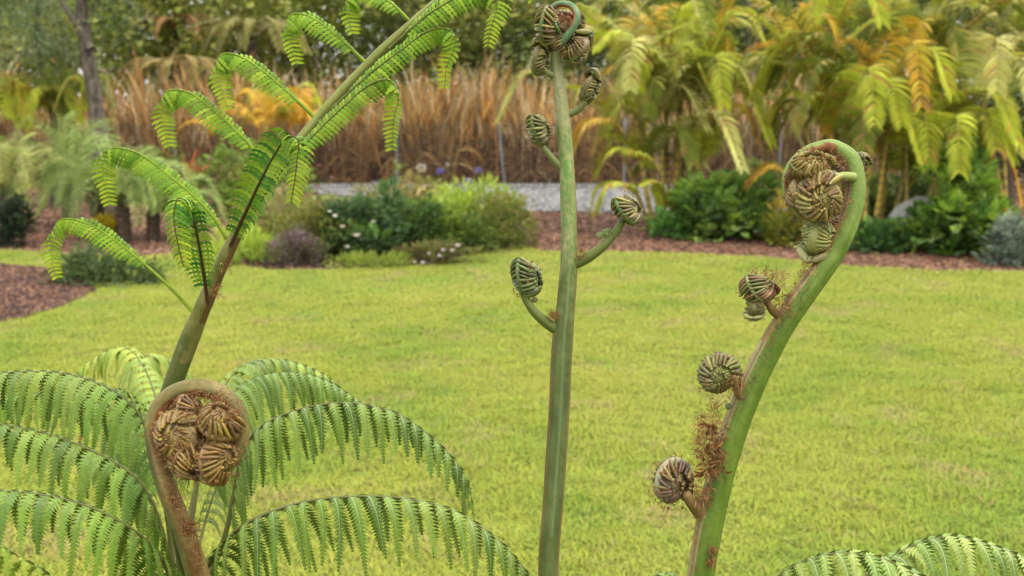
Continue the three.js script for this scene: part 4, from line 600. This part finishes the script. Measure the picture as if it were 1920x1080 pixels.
  { const h = new GB(); hair(h, P(352, 990, 1.395), 130, 0.022, V(0.9, 0.5, 0.4), 0.009, HAIR); hair(h, P(332, 940, 1.385), 70, 0.01, V(0.5, 0, 0.8), 0.012, HAIR); hair(h, P(318, 790, 1.38), 60, 0.014, V(0.2, 0.2, 0.6), 0.01, HAIR); hair(h, P(430, 775, 1.38), 60, 0.012, V(-0.2, 0.2, 0.6), 0.01, HAIR); for (let k = 0; k < 130; k++) { const a = rr(-2.6, 3.0); hair(h, P(371 + Math.cos(a) * 68, 810 - Math.sin(a) * 70, 1.385), 5, 0.008, V(-Math.cos(a) * 0.5, -Math.sin(a) * 0.5, 0.4), 0.005, HAIR); } for (let k = 0; k < 240; k++) { const t = R(), y = 830 + 240 * t, x = 300 + 8 * t + 62 * t * t + 12; hair(h, P(x + rr(-7, 9), y, 1.388), 1, 0.006, V(0.5, rr(-0.5, 0.5), 0.5), 0.003, HAIR, 0.0006); }
    part('scale_hairs', h, M.hair, fid); }
}
R = rng(301);
{ // ---------------- right fern: straight stem, thick curved stem, low fronds
  const crown = P(1190, 1700, 1.5), foot = crown.clone(); foot.y = 0;
  const fern = thing('tree_fern', 'tree fern with a tall straight stem and a thick curved stem, both unrolling', 'tree fern', foot);
  fernTrunk(fern, foot, crown, 0.08);
  const OL = gr(['#868238', '#74702c', '#989040', '#6a5a28']), OLB = gr(['#8a7434', '#785c2c', '#9c8c40', '#644a24']);
  // straight stem
  const st = petiole(fern, [[1150, 1680, 1.5, 48], [1055, 1330, 1.46, 44], [1029, 1085, 1.45, 39], [1038, 930, 1.45, 39], [1048, 780, 1.45, 40], [1054, 650, 1.45, 39], [1062, 560, 1.45, 35], [1067, 480, 1.45, 32], [1066, 400, 1.45, 31], [1063, 320, 1.45, 29], [1057, 240, 1.45, 27], [1050, 170, 1.45, 23], [1043, 120, 1.45, 21], [1046, 92, 1.44, 18], [1058, 74, 1.43, 15], [1075, 52, 1.425, 14], [1082, 30, 1.425, 14], [1072, 12, 1.43, 13], [1052, 7, 1.435, 12], [1034, 16, 1.44, 11], [1022, 36, 1.445, 9], [1026, 58, 1.45, 7], [1040, 62, 1.45, 5]],
    (p, ca, sa, f) => { const m = mott(p, 60), sp = noise.noise(p.x * 260, p.y * 120, p.z * 260); const cl = (v) => Math.max(0, Math.min(1, v)), edge = f + 0.9 * m;
      let lo = mix(C('#55662e'), C('#687a40'), cl(0.5 + m)), hi = mix(C('#8ea258'), C('#b0b078'), cl(0.45 + m)), top = mix(C('#5d8450'), C('#86a078'), cl(0.5 + m));
      if (Math.abs(ca) > 0.74) lo = mix(C('#7d6a40'), C('#8f7c50'), cl(0.5 + m)); if (Math.abs(ca - 0.05) < 0.1 && f > 2.5) lo = mix(lo, C('#8aa078'), 0.5);
      if (sp > 0.1) hi = mix(hi, C('#6f9a50'), 0.7); if (f > 10) hi = mix(hi, C('#c2b490'), 0.4); if (f > 8.75 && f < 9.25 && Math.abs(ca + 0.1) < 0.35 && m > -0.3) hi = mix(hi, C('#5f9c40'), 0.55 + 0.4 * m); if (ca > 0.88 && f < 9.4) hi = C('#a0703c'); if (ca < -0.5 && f > 15) top = C('#b0734a');
      const c = mix(mix(lo, hi, sm(5.2, 8.4, edge)), top, sm(12.6, 13.6, edge)); return c; }, 380, 24);
  st.userData.label = 'tall straight green stem with small fiddleheads on short stalks';
  const bc = (x, y, d, r, ax, start, dir, o) => coil(st, 'fiddlehead', P(x, y, d), r, ax, start, dir, { cols: OL, rib: C('#5f8a48'), stretch: 1.22, ...o });
  bc(1029, 52, 1.43, 0.026, V(0.9, -0.15, 0.5), V(0, 1, 0.4), 1, { cols: OLB, w: 0.6, n: 26 });
  bc(1055, 42, 1.445, 0.021, V(0.3, 0.4, 0.8), V(1, 0, 0), 1, { cols: gr(['#b5743c', '#9a8a44', '#a8683a']), w: 0.5, fuzz: 14 });
  bc(1044, 78, 1.44, 0.02, V(0.8, 0.2, 0.5), V(0, 1, 0.4), -1, { cols: OLB, w: 0.8 });
  bc(1068, 72, 1.45, 0.02, V(0.5, 0.5, 0.6), V(1, 0, 0), 1, { cols: OLB, w: 0.7 });
  bc(1086, 40, 1.46, 0.012, V(0.9, 0, 0.2), V(0, 1, 0.3), 1, { cols: OLB, w: 0.7 });
  bc(1083, 92, 1.435, 0.024, V(-0.6, 0.55, 0.5), V(0.5, 0.6, 0), 1, { cols: OLB, w: 0.75, n: 28 });
  bc(1010, 112, 1.44, 0.025, V(0.92, -0.1, 0.38), V(0.1, 1, 0.5), -1, { w: 0.5, n: 30 });
  bc(1104, 166, 1.44, 0.025, V(0.9, -0.35, 0.3), V(0.2, 0.9, 0.6), -1, { w: 0.5, n: 30 });
  bc(1012, 241, 1.435, 0.026, V(0.9, 0.1, 0.35), V(0, 0.7, 0.9), 1, { w: 0.5, n: 30 });
  bc(1178, 390, 1.44, 0.028, V(0.75, 0.45, 0.4), V(-0.3, 0.7, 0.9), 1, { w: 0.5, n: 32 });
  bc(1138, 437, 1.435, 0.0075, VIEW, V(1, 0, 0), 1, { cols: gr(['#7a9440', '#8fa048']), n: 16, turns: 1.4 }); bc(1124, 443, 1.435, 0.0065, VIEW, V(1, 0, 0), 1, { cols: gr(['#7a8440', '#8f9048']), n: 14, turns: 1.4 });
  bc(991, 520, 1.44, 0.029, V(0.82, 0.1, 0.5), V(-0.5, 0.9, 0.3), 1, { cols: gr(['#7a8640', '#66702f', '#8c944a', '#5a5a2c']), w: 0.6, n: 32, fuzz: 6 });
  bc(1002, 563, 1.44, 0.005, VIEW, V(1, 0, 0), 1, { n: 12, turns: 1.3 });
  const SC = C('#8a9058'), SG = C('#74803e');
  stalk(st, 'leaflet_stalk', [[1040, 142, 1.45], [1028, 138, 1.445], [1018, 128, 1.44]], 14, 9, SC);
  stalk(st, 'leaflet_stalk', [[1068, 214, 1.45], [1085, 205, 1.445], [1098, 190, 1.44]], 14, 11, SC);
  stalk(st, 'leaflet_stalk', [[1050, 312, 1.45], [1036, 298, 1.445], [1020, 278, 1.44], [1010, 262, 1.435]], 15, 10, SC);
  stalk(st, 'leaflet_stalk', [[1076, 495, 1.45], [1100, 484, 1.445], [1132, 460, 1.44], [1158, 430, 1.44], [1168, 412, 1.44]], 22, 14, SG);
  stalk(st, 'leaflet_stalk', [[1044, 618, 1.45], [1026, 606, 1.445], [1000, 582, 1.44], [982, 552, 1.44], [974, 528, 1.44]], 22, 12, SG);
  stalk(st, 'leaflet_stalk', [[1052, 70, 1.44], [1044, 52, 1.42], [1036, 38, 1.42]], 10, 7, C('#6f9050'));
  { const h = new GB(); hair(h, P(1090, 478, 1.44), 36, 0.012, V(0.1, 0.8, 0.3), 0.006, HAIR); hair(h, P(1036, 594, 1.44), 36, 0.02, V(0, 1, 0.1), 0.005, HAIR); hair(h, P(1058, 44, 1.43), 50, 0.008, V(0, 0.3, 0.6), 0.01, HAIR); part('scale_hairs', h, M.hair, st); }
  // thick curved stem
  const cs = petiole(fern, [[1225, 1690, 1.5, 62], [1285, 1330, 1.45, 56], [1313, 1085, 1.42, 50], [1330, 985, 1.42, 52], [1357, 870, 1.42, 50], [1392, 765, 1.42, 49], [1430, 680, 1.42, 47], [1474, 600, 1.42, 45], [1524, 530, 1.42, 43], [1568, 465, 1.42, 41], [1596, 400, 1.42, 39], [1604, 345, 1.42, 37], [1594, 300, 1.42, 35], [1564, 276, 1.42, 28], [1526, 278, 1.42, 20], [1492, 298, 1.418, 15], [1473, 330, 1.415, 12], [1475, 366, 1.413, 12], [1494, 398, 1.41, 11], [1524, 414, 1.408, 9]],
    (p, ca, sa, f) => { const m = mott(p, 45); let c = mix(C('#5c7c1e'), C('#749030'), Math.max(0, Math.min(1, 0.5 + m))); c = mix(c, C('#9cb860'), 0.6 * sm(7.5, 11.5, f + 1.5 * m)); if (ca < -0.68) c = mix(C('#a89868'), C('#c2aa80'), Math.max(0, Math.min(1, 0.5 + m))); if (ca < -0.78 && ca > -0.86) c = C('#7c7a44'); if (f > 6.4 && ca + 0.3 * m < -0.72) c = mix(C('#ac9058'), C('#94703c'), Math.max(0, Math.min(1, 0.5 + m * 1.6))); if (f + 0.8 * m > 13 && ca < 0.35 + 0.5 * m) c = mix(C('#b58a54'), C('#8c5630'), Math.max(0, Math.min(1, 0.5 + m * 1.5))); return c; }, 340, 26);
  cs.userData.label = 'thick curved stem topped by a large brown and green fiddlehead';
  const b2 = (x, y, d, r, ax, start, dir, o) => coil(cs, 'fiddlehead', P(x, y, d), r, ax, start, dir, { cols: OLB, rib: C('#8f9a50'), ...o });
  b2(1520, 314, 1.395, 0.026, V(0.15, 0.75, 0.6), V(1, 0.25, 0), 1, { stretch: 1.4, cols: gr(['#a8903c', '#947830', '#b09c48']), w: 0.75, n: 30, fuzz: 34 });
  b2(1540, 374, 1.39, 0.040, V(-0.15, 0.1, 1), V(0.7, 0.8, 0), 1, { cols: gr(['#a0903c', '#8c7630', '#80602e', '#aea048']), turns: 1.9, n: 32, w: 0.4, fuzz: 16 });
  b2(1496, 362, 1.41, 0.032, V(0.8, 0.1, 0.5), V(0, 1, 0.3), -1, { cols: gr(['#a8924a', '#8f7a3c', '#7a5c34']), w: 0.6, n: 28, fuzz: 12 });
  b2(1532, 446, 1.42, 0.035, V(0.85, -0.1, 0.5), V(-0.4, -0.8, 0.4), 1, { cols: gr(['#9aa04c', '#868e40', '#aab05c']), w: 0.65, n: 30 });
  b2(1612, 308, 1.45, 0.019, V(0.4, 0.2, 0.8), V(1, 0, 0), 1, { cols: OL, w: 0.7 });
  b2(1566, 314, 1.425, 0.022, V(0.5, 0.5, 0.6), V(1, 0, 0), 1, { cols: gr(['#8f6a3c', '#a87c48', '#7a5430']), w: 0.8, fuzz: 12 });
  b2(1572, 432, 1.43, 0.022, V(0.4, 0.2, 0.8), V(1, 0, 0), 1, { cols: gr(['#8f6a3c', '#7a5430']), w: 0.8, fuzz: 10 });
  b2(1420, 540, 1.40, 0.025, V(0.7, 0.5, 0.4), V(-0.6, 0.7, 0.2), 1, { cols: gr(['#8a8848', '#a3744a', '#74703a']), w: 0.8, fuzz: 16 });
  b2(1415, 577, 1.40, 0.018, V(0.9, 0, 0.4), V(0, -0.6, 0.8), 1, { cols: OL, w: 0.8 });
  b2(1438, 548, 1.41, 0.018, V(0.4, 0.4, 0.8), V(1, 0, 0), 1, { cols: gr(['#a36a40', '#8f5a34']), w: 0.8, fuzz: 20 });
  b2(1345, 704, 1.405, 0.036, V(0.1, 0.05, 1), V(0.8, -0.6, 0), 1, { cols: gr(['#868a3c', '#74742f', '#949444', '#6a5a2a']), turns: 2.0, n: 38, w: 0.34, fuzz: 6, rr: 0.1, rib: C('#8a6a40') });
  b2(1258, 906, 1.4, 0.040, V(0.6, 0.05, 0.8), V(0.8, -0.7, 0), 1, { cols: gr(['#8c7a40', '#6e5a30', '#a08a4c', '#5a4026']), turns: 1.8, n: 32, w: 0.45, fuzz: 22, rib: C('#b5b890'), rr: 0.16 });
  b2(1366, 762, 1.4, 0.006, VIEW, V(1, 0, 0), 1, { cols: gr(['#5a7038']), n: 12, turns: 1.2 });
  stalk(cs, 'leaflet_stalk', [[1602, 332, 1.405], [1580, 330, 1.395], [1560, 334, 1.385], [1535, 342, 1.38], [1515, 356, 1.38]], 18, 9, (t) => t < 0.45 ? C('#a8b86a') : C('#a5734a'));
  stalk(cs, 'leaflet_stalk', [[1330, 978, 1.42], [1308, 955, 1.41], [1296, 942, 1.4], [1286, 926, 1.395]], 34, 18, (t) => t < 0.3 ? C('#a8a070') : C('#8f7446'));
  stalk(cs, 'leaflet_stalk', [[1470, 592, 1.42], [1452, 586, 1.41], [1440, 568, 1.405], [1430, 545, 1.4]], 19, 11, C('#96774a'));
  stalk(cs, 'leaflet_stalk', [[1388, 745, 1.41], [1380, 728, 1.4], [1376, 705, 1.395]], 15, 9, C('#8f7648'));
  { const h = new GB(); const tuft = (x, y, n, len, b, s) => hair(h, P(x, y, 1.4), n, len, b, s, HAIR);
    tuft(1330, 800, 130, 0.02, V(-0.3, 0.2, 0.3), 0.016); tuft(1325, 840, 130, 0.02, V(-0.2, -0.4, 0.3), 0.015); tuft(1335, 875, 130, 0.018, V(-0.1, -0.3, 0.4), 0.014); tuft(1318, 925, 80, 0.02, V(0, -0.5, 0.3), 0.012); tuft(1376, 715, 90, 0.016, V(-0.4, -0.6, 0.4), 0.011); tuft(1335, 1030, 40, 0.016, V(0, -0.6, 0.5), 0.005); tuft(1332, 1050, 30, 0.02, V(0.1, -1, 0.3), 0.004); tuft(1455, 525, 60, 0.014, V(0.6, 0.5, 0.2), 0.012); tuft(1470, 580, 60, 0.012, V(-0.4, 0.6, 0.3), 0.01); tuft(1425, 520, 50, 0.012, V(0, 0.8, 0.2), 0.012); tuft(1340, 770, 12, 0.035, V(-0.1, 1, 0.1), 0.004);
    for (let k = 0; k < 60; k++) { const t = R(), x = 1462 + t * 95, y = 578 - t * 145; hair(h, P(x + rr(-4, 4), y + rr(-6, 6), 1.41), 4, 0.007, V(-0.5, 0.3, 0.3), 0.004, HAIR); }
    for (let k = 0; k < 40; k++) { const a = rr(0.4, 3.4); hair(h, P(1536 + Math.cos(a) * 52, 330 - Math.sin(a) * 45, 1.405), 5, 0.008, V(0, 0, 0.6), 0.006, HAIR); }
    for (let k = 0; k < 260; k++) { const y = 1080 - 620 * Math.pow(R(), 0.8), x = y > 870 ? 1330 + (870 - y) * -0.0 - (y - 870) * 0.2 : 1330 + (870 - y) * 0.52; hair(h, P(x - 2 + rr(-8, 8) + (y < 600 ? 12 : 0), y, 1.402), 1, 0.006, V(-0.6, rr(-0.5, 0.5), 0.5), 0.003, HAIR, 0.0006); }
    part('scale_hairs', h, M.hair, cs); }
  // dead shrivelled leaflets hanging on the thick stem
  { const g = new GB(); for (let k = 0; k < 60; k++) leaf(g, P(1335 + rr(-22, 26), 838 + rr(-52, 50), 1.4 + rr(-0.01, 0.01)), V(rr(-1, 1), rr(-1, 0.3), rr(-0.5, 1)).normalize(), V(rr(-1, 1), rr(-1, 1), 1).normalize(), rr(0.008, 0.018), rr(0.004, 0.008), jit(pick(gr(['#a8743c', '#8c5c30', '#bc8c52'])), 0.25), 0.6, 0.4); const d = part('withered_leaflet', g, M.dry, cs); d.userData.label = 'shrivelled rusty brown leaflet'; }
  // low mature fronds at the bottom right
  const cr = [1215, 1690, 1.5];
  const mf = (l, o) => matureFrond(fern, undefined, px3([cr, ...l]), o), LT = gr(['#9cb850', '#8cae4a', '#adc45c', '#7fa048']);
  mf([[1330, 1330, 1.42], [1430, 1110, 1.36], [1510, 1052, 1.33], [1590, 1038, 1.3], [1680, 1058, 1.27], [1780, 1120, 1.25], [1860, 1210, 1.24]], { n: 30, t0: 0.34, len: 0.12, split: true, cols: LT, droop: 2.0, rise: 0.3, rib: C('#c8d08a'), hw: 0.01 });
  mf([[1380, 1400, 1.5], [1560, 1140, 1.5], [1680, 1040, 1.5], [1770, 1007, 1.48], [1850, 1020, 1.46], [1940, 1060, 1.44], [2040, 1140, 1.42]], { n: 30, t0: 0.34, len: 0.12, split: true, cols: LT, droop: 2.0, rise: 0.3, rib: C('#c8d08a'), hw: 0.01 });
  mf([[1200, 1400, 1.55], [1190, 1180, 1.6], [1215, 1090, 1.62], [1250, 1074, 1.64], [1290, 1095, 1.66]], { n: 14, t0: 0.5, len: 0.07, cols: FERN });
}
scene.traverse((o) => { if (o.isMesh) { o.castShadow = o.receiveShadow = true; } });
renderer.render(scene, camera);
